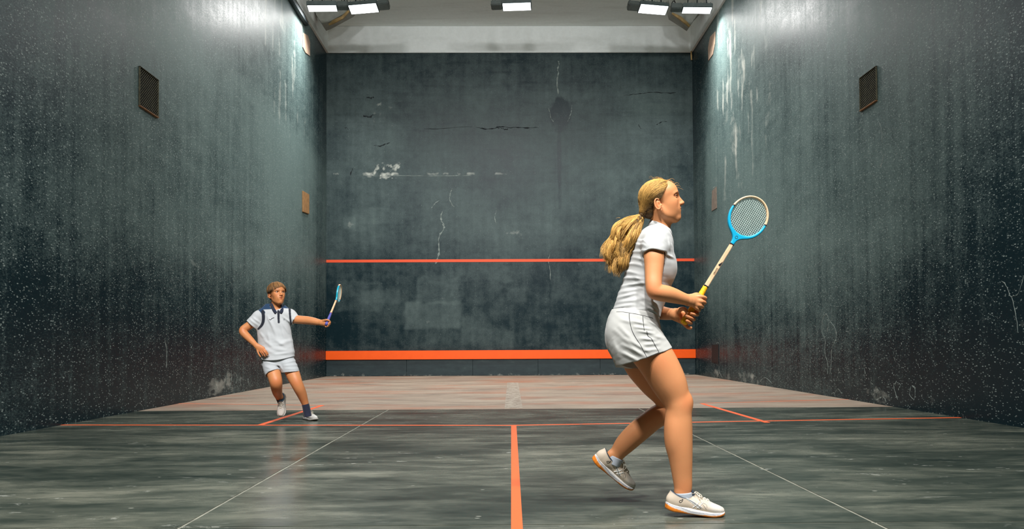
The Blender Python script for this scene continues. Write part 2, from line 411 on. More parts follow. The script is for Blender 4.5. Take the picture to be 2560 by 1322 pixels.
# cracks, drips and chipped outlines: raised slivers of bare plaster that belong to the walls
M_CRACK = simple('bare_plaster', srgb(118, 128, 124), .85, 0, .35, 14)
M_CRACKD = simple('dark_crack', srgb(18, 26, 30), .9, 0, .3, 20)
def crack(wall, name, pts, proj, nrm, w, mat, jitter=.5, seed=0):
    r = np.random.default_rng(seed); P = catmull([proj(*p) for p in pts], 7)
    n = np.array(nrm, float); T = np.gradient(P, axis=0); T /= np.linalg.norm(T, axis=1)[:, None]+1e-9
    S = np.cross(T, n); m = len(P)
    k = np.convolve(r.normal(0, 1, m+4), np.ones(5)/5, 'valid')
    P = P + S*(k[:, None])*w*1.2*jitter
    hw = w*.5*(.12+r.random(m)**1.6*.85); hw[0] *= .3; hw[-1] *= .3
    V = np.concatenate([P+S*hw[:, None]+n*.0005, P+n*.003, P-S*hw[:, None]+n*.0005])
    Fc = []
    for i in range(m-1):
        Fc += [(i, i+1, m+i+1, m+i), (m+i, m+i+1, 2*m+i+1, 2*m+i)]
    return link(name, mesh(V, Fc), mat, wall)
pf = lambda a, b: U(a, b, YF); pl = lambda a, b: UX(a, b, XL); pr = lambda a, b: UX(a, b, XR)
nf = (0, -1, 0); nl = (1, 0, 0); nr = (-1, 0, 0)
for i, (pts, w) in enumerate([
    (((1106, 528), (1103, 555), (1106, 575), (1098, 600), (1094, 640), (1090, 660)), .07),
    (((1131, 470), (1126, 485), (1124, 500), (1135, 518)), .035), (((1098, 500), (1085, 512), (1078, 520)), .03),
    (((1394, 152), (1396, 170), (1393, 195), (1397, 236)), .05), (((1372, 270), (1376, 290), (1384, 305)), .025), (((1430, 262), (1428, 282), (1418, 305)), .025),
    (((1375, 632), (1373, 660), (1378, 700)), .03), (((1240, 525), (1237, 545), (1241, 562)), .03), (((1022, 918), (1018, 936)), .05),
    (((1288, 934), (1300, 920), (1318, 905)), .05), (((1470, 935), (1474, 915)), .05), (((1080, 935), (1088, 915), (1105, 925), (1120, 932)), .06),
    (((900, 437), (960, 441), (1020, 438), (1090, 440), (1180, 439)), .022)]):
    crack(wall_front, 'plaster_crack', pts, pf, nf, w, M_CRACK, .6, i)
for i, (pts, w) in enumerate([
    (((1190, 318), (1230, 322), (1262, 320), (1300, 323), (1345, 317)), .04), (((1240, 318), (1256, 322), (1270, 321)), .07), (((908, 288), (918, 291), (935, 289)), .07), (((935, 365), (955, 361), (975, 358)), .04),
    (((1640, 310), (1650, 306), (1668, 305)), .035), (((1560, 240), (1600, 232), (1640, 231), (1690, 233)), .03), (((1180, 318), (1100, 322), (1060, 320)), .02),
    (((918, 240), (926, 246), (934, 241)), .05), (((878, 420), (876, 440)), .04), (((862, 318), (872, 322)), .04), (((1595, 312), (1605, 320)), .03)]):
    crack(wall_front, 'render_crack', pts, pf, nf, w, M_CRACKD, .8, 50+i)
for i, (pts, w) in enumerate([
    (((2066, 783), (2058, 800), (2055, 830), (2063, 855), (2062, 880), (2068, 905), (2070, 935)), .028),
    (((2074, 800), (2086, 815), (2090, 845), (2082, 865), (2078, 895), (2076, 935)), .028), (((2066, 783), (2072, 800), (2068, 830)), .02),
    (((2196, 303), (2202, 325), (2206, 355)), .03), (((2210, 385), (2206, 405), (2200, 420)), .03), (((2243, 955), (2236, 968), (2242, 1000)), .03),
    (((2243, 955), (2250, 962), (2246, 975)), .022), (((2277, 965), (2275, 985), (2284, 1000), (2288, 975), (2280, 962)), .025), (((2505, 700), (2520, 720), (2530, 742), (2545, 730), (2560, 690)), .016), (((2530, 742), (2538, 780), (2545, 830)), .016),
    (((1798, 915), (1797, 925), (1790, 945)), .03), (((1798, 925), (1806, 945)), .03), (((1790, 858), (1794, 856), (1797, 860)), .03), (((1790, 467), (1780, 478)), .05),
    (((1922, 815), (1922, 828)), .02), (((2160, 920), (2163, 935)), .02), (((2190, 1000), (2208, 992), (2215, 1005)), .03), (((2085, 985), (2095, 972), (2105, 985)), .02), (((1900, 955), (1912, 944), (1930, 958)), .025),
    (((1834, 120), (1828, 150), (1832, 175)), .03), (((1862, 160), (1866, 200), (1862, 230)), .03), (((1826, 80), (1822, 110)), .03), (((1838, 330), (1834, 355), (1840, 375)), .04)]):
    crack(wall_right, 'plaster_crack', pts, pr, nr, w, M_CRACK, .6, 100+i)
for i, (pts, w) in enumerate([
    (((412, 845), (416, 880), (415, 920)), .03), (((577, 925), (580, 945), (574, 970)), .05), (((600, 940), (603, 965)), .04), (((621, 945), (622, 965)), .04), (((538, 955), (541, 978)), .04),
    (((585, 925), (593, 940), (590, 960)), .03)]):
    crack(wall_left, 'plaster_crack', pts, pl, nl, w, M_CRACK, .6, 200+i)
# ------------------------------------------------------------------ front wall: service line, playing board
A = U(815, 652, YF); B = U(1736, 650, YF)
zl = (A[2]+B[2])/2
link('service_line', box((XL, YF-.004, zl-.034), (XR, YF+.01, zl+.034)), M_RED, wall_front)
board = empty('playing_board', ((XL+XR)/2, YF, 0))
tag(board, 'orange-topped dark wooden playing board along the foot of the front wall', 'board')
zt = U(1280, 875, YF)[2]; zb = U(1280, 897, YF)[2]
part('orange_rail', box((XL+.002, YF-.075, zb), (XR-.002, YF, zt), .006), M_BOARD_O, board)
def board_mat():
    t = NT('board_paint'); n = t.noise(t.pos((2, 1, 5)), 1.6, 5, .65); s = t.noise(t.pos(), 7, 5, .7)
    z = t.n('ShaderNodeSeparateXYZ', in_0=t.pos()).outputs[2]
    c = t.ramp(n, [(.3, srgb(20, 38, 44)), (.62, srgb(34, 52, 56)), (.8, srgb(66, 78, 78))])
    low = t.math('ADD', t.step(z, .22, .0), t.math('MULTIPLY', t.math('SUBTRACT', s, .5), 2.2))
    c = t.mix(t.step(low, .95, 1.35), c, srgb(134, 138, 132))
    t.set(Base_Color=c, Roughness=.5); t.bump(s, .2, .01); return t.m
M_BOARD = board_mat()
xs = [XL+.002] + [U(p, 920, YF)[0] for p in (1017, 1182, 1345, 1500, 1640)] + [XR-.002]
for i in range(6):
    part('plank', box((xs[i]+.004, YF-.03-.004*(i % 2), .004), (xs[i+1]-.004, YF, zb-.004), .004), M_BOARD, board)

# ------------------------------------------------------------------ wall grilles, boarded openings, recess
M_RUST = simple('rusty_iron', srgb(66, 64, 48), .8, .2, .5, 22)
M_DARK = simple('dark_void', srgb(10, 12, 12), .95, 0, .2, 20)
M_WOODP = simple('bare_brown_board', srgb(158, 118, 74), .7, 0, .2, 14)
M_TAN = simple('sandy_repair_plaster', srgb(172, 146, 126), .85, 0, .12, 10)
M_GREYP = simple('grey_cable_metal', srgb(54, 62, 64), .5, .5, .15, 30)
M_SILL = simple('rusty_sill', srgb(120, 84, 50), .8, 0, .4, 25)
def grille(px0, px1, py_mid, X, n, label, warm):
    p0 = UX(px0, py_mid, X); p1 = UX(px1, py_mid, X)
    y0, y1 = sorted((p0[1], p1[1])); zc = warm; h = (y1-y0)
    s = 1 if n > 0 else -1
    r = empty('wall_grille', (X, (y0+y1)/2, zc-h/2)); tag(r, label, 'grille', 'square iron grilles high on the side walls')
    def b(name, ya, yb, za, zb_, d0, d1, mat):
        xa, xb = sorted((X+s*d0, X+s*d1)); part(name, box((xa, ya, za), (xb, yb, zb_)), mat, r)
    b('backing', y0, y1, zc-h/2, zc+h/2, -.02, .003, M_DARK)
    fr = .006
    b('frame_rail', y0, y1, zc+h/2-fr, zc+h/2, 0, .022, M_RUST); b('frame_rail', y0, y1, zc-h/2-.006, zc-h/2+.008, 0, .026, M_SILL)
    b('frame_rail', y0, y0+fr, zc-h/2, zc+h/2, 0, .022, M_RUST); b('frame_rail', y1-fr, y1, zc-h/2, zc+h/2, 0, .022, M_RUST)
    # thin diagonal slats rising towards the far wall, clipped to the square
    k = 13; L = h
    for i in range(1, 2*k):
        c = -L + i*L/k
        ya = max(0, c) if c > 0 else 0
        a0 = max(0, -c*1.0); b0 = a0 + c
        pts = []
        t0 = max(0, -c); t1 = min(L, L-c)
        if t1-t0 < .02: continue
        A0 = np.array([X+s*.012, y0+t0, zc-h/2+t0+c]); A1 = np.array([X+s*.012, y0+t1, zc-h/2+t1+c])
        v, f = tube([A0, A1], .0050, 4); part('slat', mesh(v, f), M_RUST, r)
    return r
zv = UX(370, 231, XL)[2]
grille(346, 393, 231, XL, 1, 'rusty square iron grille high on the left wall', zv)
grille(2152, 2194, 223, XR, -1, 'rusty square iron grille high on the right wall', UX(2173, 222, XR)[2])
def panel(name, corners, X, s, mat, label, cat, d=.02):
    P = [UX(a, b, X) for a, b in corners]; V = [p + np.array([s*.001, 0, 0]) for p in P] + [p + np.array([s*d, 0, 0]) for p in P]
    n = len(P); Fc = [tuple(range(n)), tuple(range(2*n-1, n-1, -1))] + [(i, (i+1) % n, n+(i+1) % n, n+i) for i in range(n)]
    me = mesh(V, Fc); bm = bmesh.new(); bm.from_mesh(me); bmesh.ops.recalc_face_normals(bm, faces=bm.faces)
    bmesh.ops.bevel(bm, geom=bm.edges[:], offset=.004, segments=1, affect='EDGES'); bm.to_mesh(me); bm.free()
    o = link(name, me, mat); tag(o, label, cat); return o
panel('wall_board', ((755, 477), (770, 486), (770, 535), (755, 529)), XL, 1, M_WOODP, 'small brown board over an opening low on the left wall near the corner', 'board', .03)
panel('repair_patch', ((757, 82), (768, 88), (774, 105), (774, 140), (763, 132), (756, 118)), XL, 1, M_TAN, 'sandy bare plaster patch at the top of the left wall under the lamps', 'patch', .012)
panel('repair_patch', ((1792, 466), (1781, 477), (1780, 528), (1793, 520)), XR, -1, simple('greyed_board', srgb(126, 112, 100), .8, 0, .2, 12), 'greyish brown boarded opening on the right wall behind the racket head', 'patch', .012)
panel('repair_patch', ((1789, 78), (1776, 92), (1771, 120), (1772, 152), (1783, 136), (1788, 110)), XR, -1, M_TAN, 'sandy bare plaster patch at the top of the right wall under the lamps', 'patch', .012)
panel('recess_panel', ((1797, 860), (1781, 862), (1780, 905), (1797, 908)), XR, -1, simple('recess_black', srgb(30, 31, 31), .6, 0, .15, 20), 'tall dark panel drawn for a recess low on the right wall near the front corner', 'plate', .012)  # flat panel for a dark recess, its shade put into the colour

# dark rail under the white band at the left, corbels in the two front corners
q0 = UX(768, 56, XL+.06); rail = box((XL, 9.0, HW-.20), (XL+.09, q0[1], HW-.10), .01)
tag(link('wall_rail', rail, M_GREYP), 'dark metal rail along the top of the left wall by the lamps', 'rail')
M_CORB = simple('corbel_plaster', srgb(150, 152, 146), .8, 0, .15, 8)
M_CWOOD = simple('corbel_wood', srgb(168, 140, 92), .7, 0, .25, 10)
def corbel(pts, edge, side, label):
    y0 = YF-1.45; r = empty('roof_corbel', U(pts[0][0], pts[0][1], y0)); tag(r, label, 'corbel', 'roof corbels in the front corners')
    P = [U(a, b, y0) for a, b in pts]; V = P + [p+np.array([0, .35, 0]) for p in P]; n = len(P)
    Fc = [tuple(range(n)), tuple(range(2*n-1, n-1, -1))] + [(i, (i+1) % n, n+(i+1) % n, n+i) for i in range(n)]
    bm = bmesh.new(); bm.from_mesh(mesh(V, Fc)); bmesh.ops.recalc_face_normals(bm, faces=bm.faces); part('block', bm_mesh(bm), M_CORB, r)
    E = [U(a, b, y0-.03) for a, b in edge]; v, f = tube(E, [.022, .042, .036, .03][:len(E)], 6); part('timber', mesh(v, f), M_CWOOD, r)
corbel(((778, -4), (790, 36), (806, 61), (818, 57), (875, 26), (905, -4)), ((822, 62), (835, 54), (856, 44), (872, 27)), 1, 'grey roof corbel with tan timber in the left front corner')
corbel(((1790, -4), (1768, 10), (1742, 38), (1726, 62), (1716, 55), (1680, 32), (1670, -4)), ((1680, 33), (1700, 45), (1716, 58), (1724, 66)), -1, 'grey roof corbel with tan timber in the right front corner')
v, f = tube([U(1728, 128, YF-.1), U(1729, 150, YF-.08)], .02, 6)
tag(link('wood_strip', mesh(v, f), M_CWOOD), 'thin tan wood strip hanging in the right front corner', 'strip')

# ------------------------------------------------------------------ floodlights
M_LED = NT('led_panel'); M_LED.set(Base_Color=(1, 1, 1), Emission_Color=(.93, .985, 1.0, 1), Emission_Strength=9.0, Roughness=.4)
_ln = M_LED.noise(M_LED.pos(obj=True), 12, 2); M_LED.put(M_LED.b.inputs['Roughness'], M_LED.step(_ln, 0, 1, .3, .5)); M_LED = M_LED.m; M_LED.cycles.emission_sampling = 'NONE'
M_ALU = simple('lamp_alloy', srgb(120, 132, 134), .35, .8, .12, 12)
M_DRV = simple('lamp_driver_grey', srgb(92, 100, 98), .55, .3, .12, 14)
M_CABLE = simple('black_cable', srgb(24, 26, 26), .5, 0, .1, 20)
def floodlight(x, y, z, drv, tilt, yaw, label, power=1.0, roll=0, spread=125):
    r = empty('floodlight', (x, y, z)); tag(r, label, 'lamp', 'floodlights under the ceiling')
    r.rotation_euler = (math.radians(tilt), math.radians(roll), math.radians(yaw)); bpy.context.view_layer.update()
    def lp(name, me, mat, sm=False): return link(name, me, mat, r, sm)
    w, d, h = .60, .24, .10
    lp('housing', box((-w/2-.02, -d/2-.02, 0), (w/2+.02, d/2+.02, h), .012), M_ALU)
    for i in range(9):
        xx = -w/2+.03+i*(w-.06)/8
        lp('fin', box((xx-.004, -d/2, h), (xx+.004, d/2, h+.035)), M_ALU)
    lp('led_panel', box((-w/2, -d/2, -.008), (w/2, d/2, .004), .003), M_LED)
    x0, x1 = (w/2+.02, w/2+.26) if drv > 0 else (-w/2-.26, -w/2-.02)
    lp('driver_box', box((x0, -.10, .0), (x1, .10, .12), .015), M_DRV)
    for sx in (-1, 1):
        lp('bracket', box((sx*w*.33-.012, -.012, h), (sx*w*.33+.012, .012, h+.30)), M_GREYP)
    xm = (x0+x1)/2
    P = catmull([(xm, 0, .12), (xm+drv*.06, .02, .22), (xm+drv*.10, 0, .16), (xm+drv*.12, -.02, .05), (xm+drv*.04, -.05, .02)], 5)
    v, f = tube(P, .009, 6); lp('cable', mesh(v, f), M_CABLE)
    v, f = tube(catmull([(xm, 0, .12), (xm-.05, .05, .3), (xm-.02, .03, .55)], 5), .008, 6); lp('cable', mesh(v, f), M_CABLE)
    v, f = tube([(0, 0, h+.02), (0, 0, HC-z+.03)], .014, 8); rod = lp('hanger', mesh(v, f), M_GREYP)
    ld = bpy.data.lights.new('floodlight_beam', 'AREA'); ld.shape = 'RECTANGLE'; ld.size = w; ld.size_y = d
    ld.energy = LAMP_W*power; ld.color = (1.0, .99, .965); ld.spread = math.radians(spread)
    lo = bpy.data.objects.new('floodlight_beam', ld); COL.objects.link(lo); lo.parent = r; lo.location = (0, 0, -.02)
    return r
YL = 16.0
for px, py, drv, tilt, yaw, roll, lab in (
        (806, 21, 1, -4, 6, -3, 'leftmost floodlight of the front row, beside the wall rail'),
        (909, 22, 1, -20, -6, -2, 'second floodlight from the left in the front row'),
        (1292, 17, -1, -12, -4, 0, 'lone middle floodlight of the front row'),
        (1633, 24, -1, -20, 6, 2, 'second floodlight from the right in the front row'),
        (1742, 26, -1, -4, -5, 3, 'rightmost floodlight of the front row, beside the right wall')):
    p = U(px, py, YL); floodlight(p[0], YL, p[2], drv, tilt, yaw, lab, .72, roll)
for row, (yy, nm, tl_, pw) in enumerate(((9.0, 'middle row over the service boxes', 50, .85), (-.6, 'rear row above the back wall', 38, 2.1))):  # rows out of view, added to light the players
    for k, (xx, tl) in enumerate(((-2.6, 'left side'), (0.15, 'centre'), (2.9, 'right side'))):
        floodlight(xx, yy, 8.1, 1 if k < 2 else -1, tl_, 0, 'unseen overhead floodlight, %s of the %s' % (tl, nm), pw, (-10, 0, 10)[k], (125, 108)[row])
# ------------------------------------------------------------------ implicit-surface modelling kit (bodies, cloth, shoes)
class Chain:
    """elliptical tapered tube along a smooth path. rows: x, y, z, r1 (in picture plane), r2 (along ax2)"""
    def __init__(s, rows, ax2=(0, 1, 0), sub=3, pad=.05):
        R = np.asarray(rows, float)
        if len(R) > 2 and sub > 1: R = catmull(R, sub)
        s.P = R[:, :3]; s.a = np.maximum(R[:, 3], 1e-4); s.b = np.maximum(R[:, 4], 1e-4); s.e2 = np.asarray(ax2, float)/np.linalg.norm(ax2)
        m = np.maximum(s.a, s.b).max(); s.lo = s.P.min(0)-m; s.hi = s.P.max(0)+m; s.pad = pad
        s.P = s.P.astype(np.float32); s.a = s.a.astype(np.float32); s.b = s.b.astype(np.float32); s.e2 = s.e2.astype(np.float32)
        mr = np.maximum(np.maximum(s.a[:-1], s.a[1:]), np.maximum(s.b[:-1], s.b[1:]))[:, None]; s.slo = np.minimum(s.P[:-1], s.P[1:])-mr; s.shi = np.maximum(s.P[:-1], s.P[1:])+mr
    def raw(s, p, plo, phi):
        best = np.full(len(p), s.pad, np.float32)
        for i in np.nonzero(((s.slo-s.pad <= phi) & (s.shi+s.pad >= plo)).all(1))[0]:
            A, B = s.P[i], s.P[i+1]; d = B-A; L2 = np.float32(d@d+1e-12)
            q = p-A; t = np.clip(q@d/L2, 0, 1); q = q-t[:, None]*d
            ra = s.a[i]+(s.a[i+1]-s.a[i])*t; rb = s.b[i]+(s.b[i+1]-s.b[i])*t
            v = q@s.e2; v2 = v*v; u2 = np.maximum(np.einsum('ij,ij->i', q, q)-v2, 0)
            ra2 = ra*ra; rb2 = rb*rb
            k2 = u2/ra2+v2/rb2; k = np.sqrt(k2+1e-12)
            dd = k*(k-1)/np.sqrt(u2/(ra2*ra2)+v2/(rb2*rb2)+1e-12)      # first-order distance of the ellipse
            dd = np.where(k < .5, (k-1)*np.minimum(ra, rb), dd)
            best = np.minimum(best, dd)
        return best
    def __call__(s, p):
        p = np.asarray(p, np.float32); plo = p.min(0); phi = p.max(0)
        if (s.lo-s.pad > phi).any() or (s.hi+s.pad < plo).any(): return np.full(len(p), s.pad, np.float32)
        if len(p) < 60000: return s.raw(p, plo, phi)
        m = ((p > s.lo-s.pad) & (p < s.hi+s.pad)).all(1); out = np.full(len(p), s.pad, np.float32)
        if m.any(): q = p[m]; out[m] = s.raw(q, q.min(0), q.max(0))
        return out
class Ell:
    def __init__(s, c, r, R=None, pad=.05):
        s.c = np.asarray(c, float); s.r = np.asarray(r, float); s.R = None if R is None else np.asarray(R, float); s.m = s.r.max(); s.pad = pad
    def __call__(s, p):
        plo = p.min(0); phi = p.max(0)
        if (s.c-s.m-s.pad > phi).any() or (s.c+s.m+s.pad < plo).any(): return np.full(len(p), s.pad)
        z = p-s.c; z = z@s.R if s.R is not None else z
        z1 = z/s.r; k = np.sqrt(np.einsum('ij,ij->i', z1, z1)+1e-12); z2 = z1/s.r; g = np.sqrt(np.einsum('ij,ij->i', z2, z2)+1e-12)
        return np.where(k < .4, (k-1)*s.r.min(), k*(k-1)/g)
def smin(a, b, k):
    h = np.maximum(k-np.abs(a-b), 0)/k; return np.minimum(a, b)-h*h*k*.25
def smax(a, b, k): return -smin(-a, -b, k)
class SU:
    """smooth union of several fields with one blend radius"""
    def __init__(s, k, *fs): s.k = k; s.fs = fs
    def __call__(s, p):
        d = s.fs[0](p)
        for f in s.fs[1:]: d = smin(d, f(p), s.k)
        return d
class Plane:
    def __init__(s, c, n): s.c = np.asarray(c, float); s.n = np.asarray(n, float)/np.linalg.norm(n)
    def __call__(s, p): return (p-s.c)@s.n

def isosurface(f, lo, hi, h, newton=1):
    lo = np.asarray(lo, float); hi = np.asarray(hi, float); B = 4
    nb = np.ceil((hi-lo)/(h*B)).astype(int); n = nb*B
    gx = [lo[i]+(np.arange(nb[i])+.5)*B*h-.5*h for i in range(3)]
    C = np.stack(np.meshgrid(*gx, indexing='ij'), -1).reshape(-1, 3)
    def groups(K):                            # work through space in small boxes so that far parts are skipped
        key = (K[:, 0]*4096+K[:, 1])*4096+K[:, 2]; o = np.argsort(key, kind='stable'); c = np.nonzero(np.diff(key[o]))[0]+1
        return np.split(o, c)
    cb = np.stack(np.unravel_index(np.arange(len(C)), nb), -1); d = np.empty(len(C))
    for gidx in groups(cb//8): d[gidx] = f(C[gidx])
    act = np.abs(d) < B*h*1.3
    val = np.where(d < 0, -1.0, 1.0).astype(np.float32).reshape(nb)
    val = val.repeat(B, 0).repeat(B, 1).repeat(B, 2)
    off = np.stack(np.meshgrid(*[np.arange(B)]*3, indexing='ij'), -1).reshape(-1, 3)
    bi = np.stack(np.unravel_index(np.nonzero(act)[0], nb), -1)*B
    for gidx in groups(bi//(B*6)):
        I = (bi[gidx][:, None, :]+off[None]).reshape(-1, 3)
        val[I[:, 0], I[:, 1], I[:, 2]] = f(lo+I*h)
    s = val < 0
    cs = [(a, b, c) for a in (0, 1) for b in (0, 1) for c in (0, 1)]
    sl = lambda A, o: A[o[0]:A.shape[0]-1+o[0], o[1]:A.shape[1]-1+o[1], o[2]:A.shape[2]-1+o[2]]
    cnt = sum(sl(s, o).astype(np.int8) for o in cs)
    cell = (cnt > 0) & (cnt < 8); ci = np.argwhere(cell)
    vid = np.full(cell.shape, -1, np.int32); vid[tuple(ci.T)] = np.arange(len(ci))
    acc = np.zeros((len(ci), 3)); w = np.zeros(len(ci))
    cv = {o: val[ci[:, 0]+o[0], ci[:, 1]+o[1], ci[:, 2]+o[2]] for o in cs}
    for a in cs:
        for ax in range(3):
            if a[ax]: continue
            b = list(a); b[ax] = 1; b = tuple(b)
            m = (cv[a] < 0) != (cv[b] < 0)
            if not m.any(): continue
            t = cv[a][m]/(cv[a][m]-cv[b][m]); q = np.tile(np.array(a, float), (m.sum(), 1)); q[:, ax] = t
            acc[m] += q; w[m] += 1
    V = lo+(ci+acc/w[:, None])*h
    for gidx in (groups(ci//32) if newton else ()):
        v = V[gidx]
        for it in range(newton):              # pull the vertices onto the true surface
            e = h*.35; d0 = f(v); G = np.stack([f(v+np.eye(3)[k]*e)-d0 for k in range(3)], -1)/e
            g2 = (G*G).sum(1)+1e-3; v = v-G*np.clip(d0/g2, -h*.6, h*.6)[:, None]
        V[gidx] = v
    F = []
    N = val.shape
    for ax in range(3):
        o = [(ax+1) % 3, (ax+2) % 3]
        A = s.take(range(N[ax]-1), ax); Bq = s.take(range(1, N[ax]), ax)
        E = np.argwhere(A != Bq)
        ok = np.ones(len(E), bool)
        for k in o: ok &= (E[:, k] > 0) & (E[:, k] < N[k]-1)
        E = E[ok]; sg = A[tuple(E.T)]
        def vv(da, db):
            I = E.copy(); I[:, o[0]] += da; I[:, o[1]] += db; return vid[tuple(I.T)]
        Q = np.stack([vv(-1, -1), vv(0, -1), vv(0, 0), vv(-1, 0)], -1)
        Q = np.where(sg[:, None], Q, Q[:, ::-1]); F.append(Q)
    F = np.concatenate(F); F = F[(F >= 0).all(1)]
    return V, F
def raw_mesh(V, F, name='m'):
    me = bpy.data.meshes.new(name); me.vertices.add(len(V)); me.vertices.foreach_set('co', np.asarray(V, np.float32).ravel())
    me.loops.add(len(F)*4); me.loops.foreach_set('vertex_index', np.asarray(F, np.int32).ravel())
    me.polygons.add(len(F)); me.polygons.foreach_set('loop_start', np.arange(0, len(F)*4, 4, dtype=np.int32))
    me.update(calc_edges=True); me.validate(); me.polygons.foreach_set('use_smooth', np.ones(len(me.polygons), bool)); return me
def paint(me, C, name='tint'):
    c = np.ones((len(me.vertices), 4), np.float32); c[:, :3] = C
    at = me.attributes.new(name, 'FLOAT_COLOR', 'POINT'); at.data.foreach_set('color', c.ravel())
def relax(V, F, it=4, keep=None):
    """a few passes of neighbour averaging"""
    E = np.concatenate([F[:, [0, 1]], F[:, [1, 2]], F[:, [2, 3]], F[:, [3, 0]]]); E = np.concatenate([E, E[:, ::-1]])
    n = np.bincount(E[:, 0], minlength=len(V))[:, None]+1e-9
    for k in range(it):
        W = np.stack([np.bincount(E[:, 0], V[E[:, 1], c], len(V)) for c in range(3)], 1)/n
        W = np.where(n > .5, W, V); W = V+(W-V)*(.6 if k % 2 == 0 else -.0)
        V = W if keep is None else np.where(keep[:, None], V, W)
    return V
def sdf_mesh(f, lo, hi, h): return raw_mesh(*isosurface(f, lo, hi, h))
def rows(L, kd=1.0):
    """photo stations (px, py, depth, r_px[, depth ratio or radius]) -> chain rows"""
    out = []
    for s in L:
        p = U(s[0], s[1], s[2]); r = s[3]*PX(s[2]); k = s[4] if len(s) > 4 else kd
        out.append((*p, r, r*k))
    return out
class Folds:
    """cloth creases: ridges traced as picture-plane segments, displaced through the cloth"""
    def __init__(s, y0, segs):
        s.S = []
        for (a, b, c, d, w, amp) in segs:
            A = U(a, b, y0); B = U(c, d, y0); s.S.append((A[[0, 2]], B[[0, 2]], w*PX(y0), amp))
    def __call__(s, p):
        q = p[:, [0, 2]]; out = np.zeros(len(p))
        for A, B, w, amp in s.S:
            d = B-A; t = np.clip((q-A)@d/(d@d), 0, 1); e = q-A-t[:, None]*d
            out += amp*np.exp(-(e*e).sum(1)/(w*w))*np.sin(np.pi*np.clip(.12+t*.76, 0, 1))
        return out
def soft_wave(p, fr, seed, dirv):
    r = np.random.default_rng(seed); out = 0
    for k in range(4):
        d = np.asarray(dirv)+r.normal(0, .35, 3); out = out+np.sin(p@d*fr*(1+.35*k)+r.random()*6.28+1.3*np.sin(p@r.normal(0, 1, 3)*fr*.5))/(1+.5*k)
    return out/2.4

# ------------------------------------------------------------------ materials of the players
def skin_material(name, base):
    t = NT(name); a = t.attr('tint').outputs['Color']; p = t.pos()
    n1 = t.noise(p, 14, 4, .6); n2 = t.noise(p, 240, 2)
    b = t.mix(t.step(n1, .3, .75, 0, .3), base, tuple(x*y for x, y in zip(base, (.93, .80, .74))))
    c = t.mix(1.0, b, a, 'MULTIPLY')
    t.set(Base_Color=c, Roughness=t.step(n1, .3, .7, .42, .56), Subsurface_Weight=.12, Subsurface_Radius=(.012, .005, .003, ), Subsurface_Scale=.35, Specular_IOR_Level=.4)
    t.bump(n2, .06, .002); return t.m
def cloth_material(name, col=None, rough=.85, attr=False, sheen=.15):
    t = NT(name); p = t.pos()
    w = t.noise(p, 420, 2); m = t.noise(p, 9, 3)
    c = t.attr('tint').outputs['Color'] if attr else t.mix(t.step(m, .3, .7), col, tuple(x*.95 for x in col))
    c = t.mix(t.step(w, .2, .8, 0, .10), c, t.mix(1.0, c, (.7, .7, .7), 'MULTIPLY'))
    t.set(Base_Color=c, Roughness=rough, Sheen_Weight=sheen); t.bump(w, .12, .0015); return t.m
def hair_material(name, lo, hi):
    t = NT(name); a = t.attr('tint').outputs['Color']; s = t.noise(t.pos((1, 1, 1)), 160, 3, .6)
    k = t.n('ShaderNodeSeparateColor', in_0=a).outputs[0]
    c = t.ramp(t.math('ADD', k, t.math('MULTIPLY', t.math('SUBTRACT', s, .5), .35)), [(0, lo), (1, hi)])
    t.set(Base_Color=c, Roughness=.55, Specular_IOR_Level=.28); t.bump(s, .3, .003); return t.m
M_SKINW = skin_material('skin_woman', srgb(216, 148, 100))
M_SKINB = skin_material('skin_boy', srgb(204, 136, 88))
M_SHIRTW = cloth_material('white_jersey', srgb(186, 187, 186))
M_SHORTW = cloth_material('white_shorts_cloth', srgb(186, 186, 182))
M_PIPE_SHADOW = cloth_material('piping_and_hem_shadow', srgb(28, 30, 34))
M_TINTC = cloth_material('polo_cloth', attr=True)
M_SHORTB = cloth_material('white_sport_shorts', srgb(184, 188, 192))
M_SOCKG = cloth_material('grey_sock_knit', srgb(176, 184, 194))
M_SOCKN = cloth_material('navy_sock_knit', srgb(20, 28, 52))
M_UPPER = cloth_material('shoe_upper', attr=True, rough=.6, sheen=0)
M_SOLE = cloth_material('shoe_sole', attr=True, rough=.5, sheen=0)
M_LACE = cloth_material('lace_cord', srgb(214, 206, 190))
M_HAIRW = hair_material('blonde_hair', srgb(42, 26, 14), srgb(232, 180, 98))
M_HAIRB = hair_material('brown_hair', srgb(30, 20, 14), srgb(158, 114, 70))
M_BLACKP = simple('black_print', srgb(20, 20, 24), .6)
def eye_material():
    t = NT('eye'); a = t.attr('tint').outputs['Color']; t.set(Base_Color=a, Roughness=.12, Coat_Weight=.5); return t.m
M_EYE = eye_material()

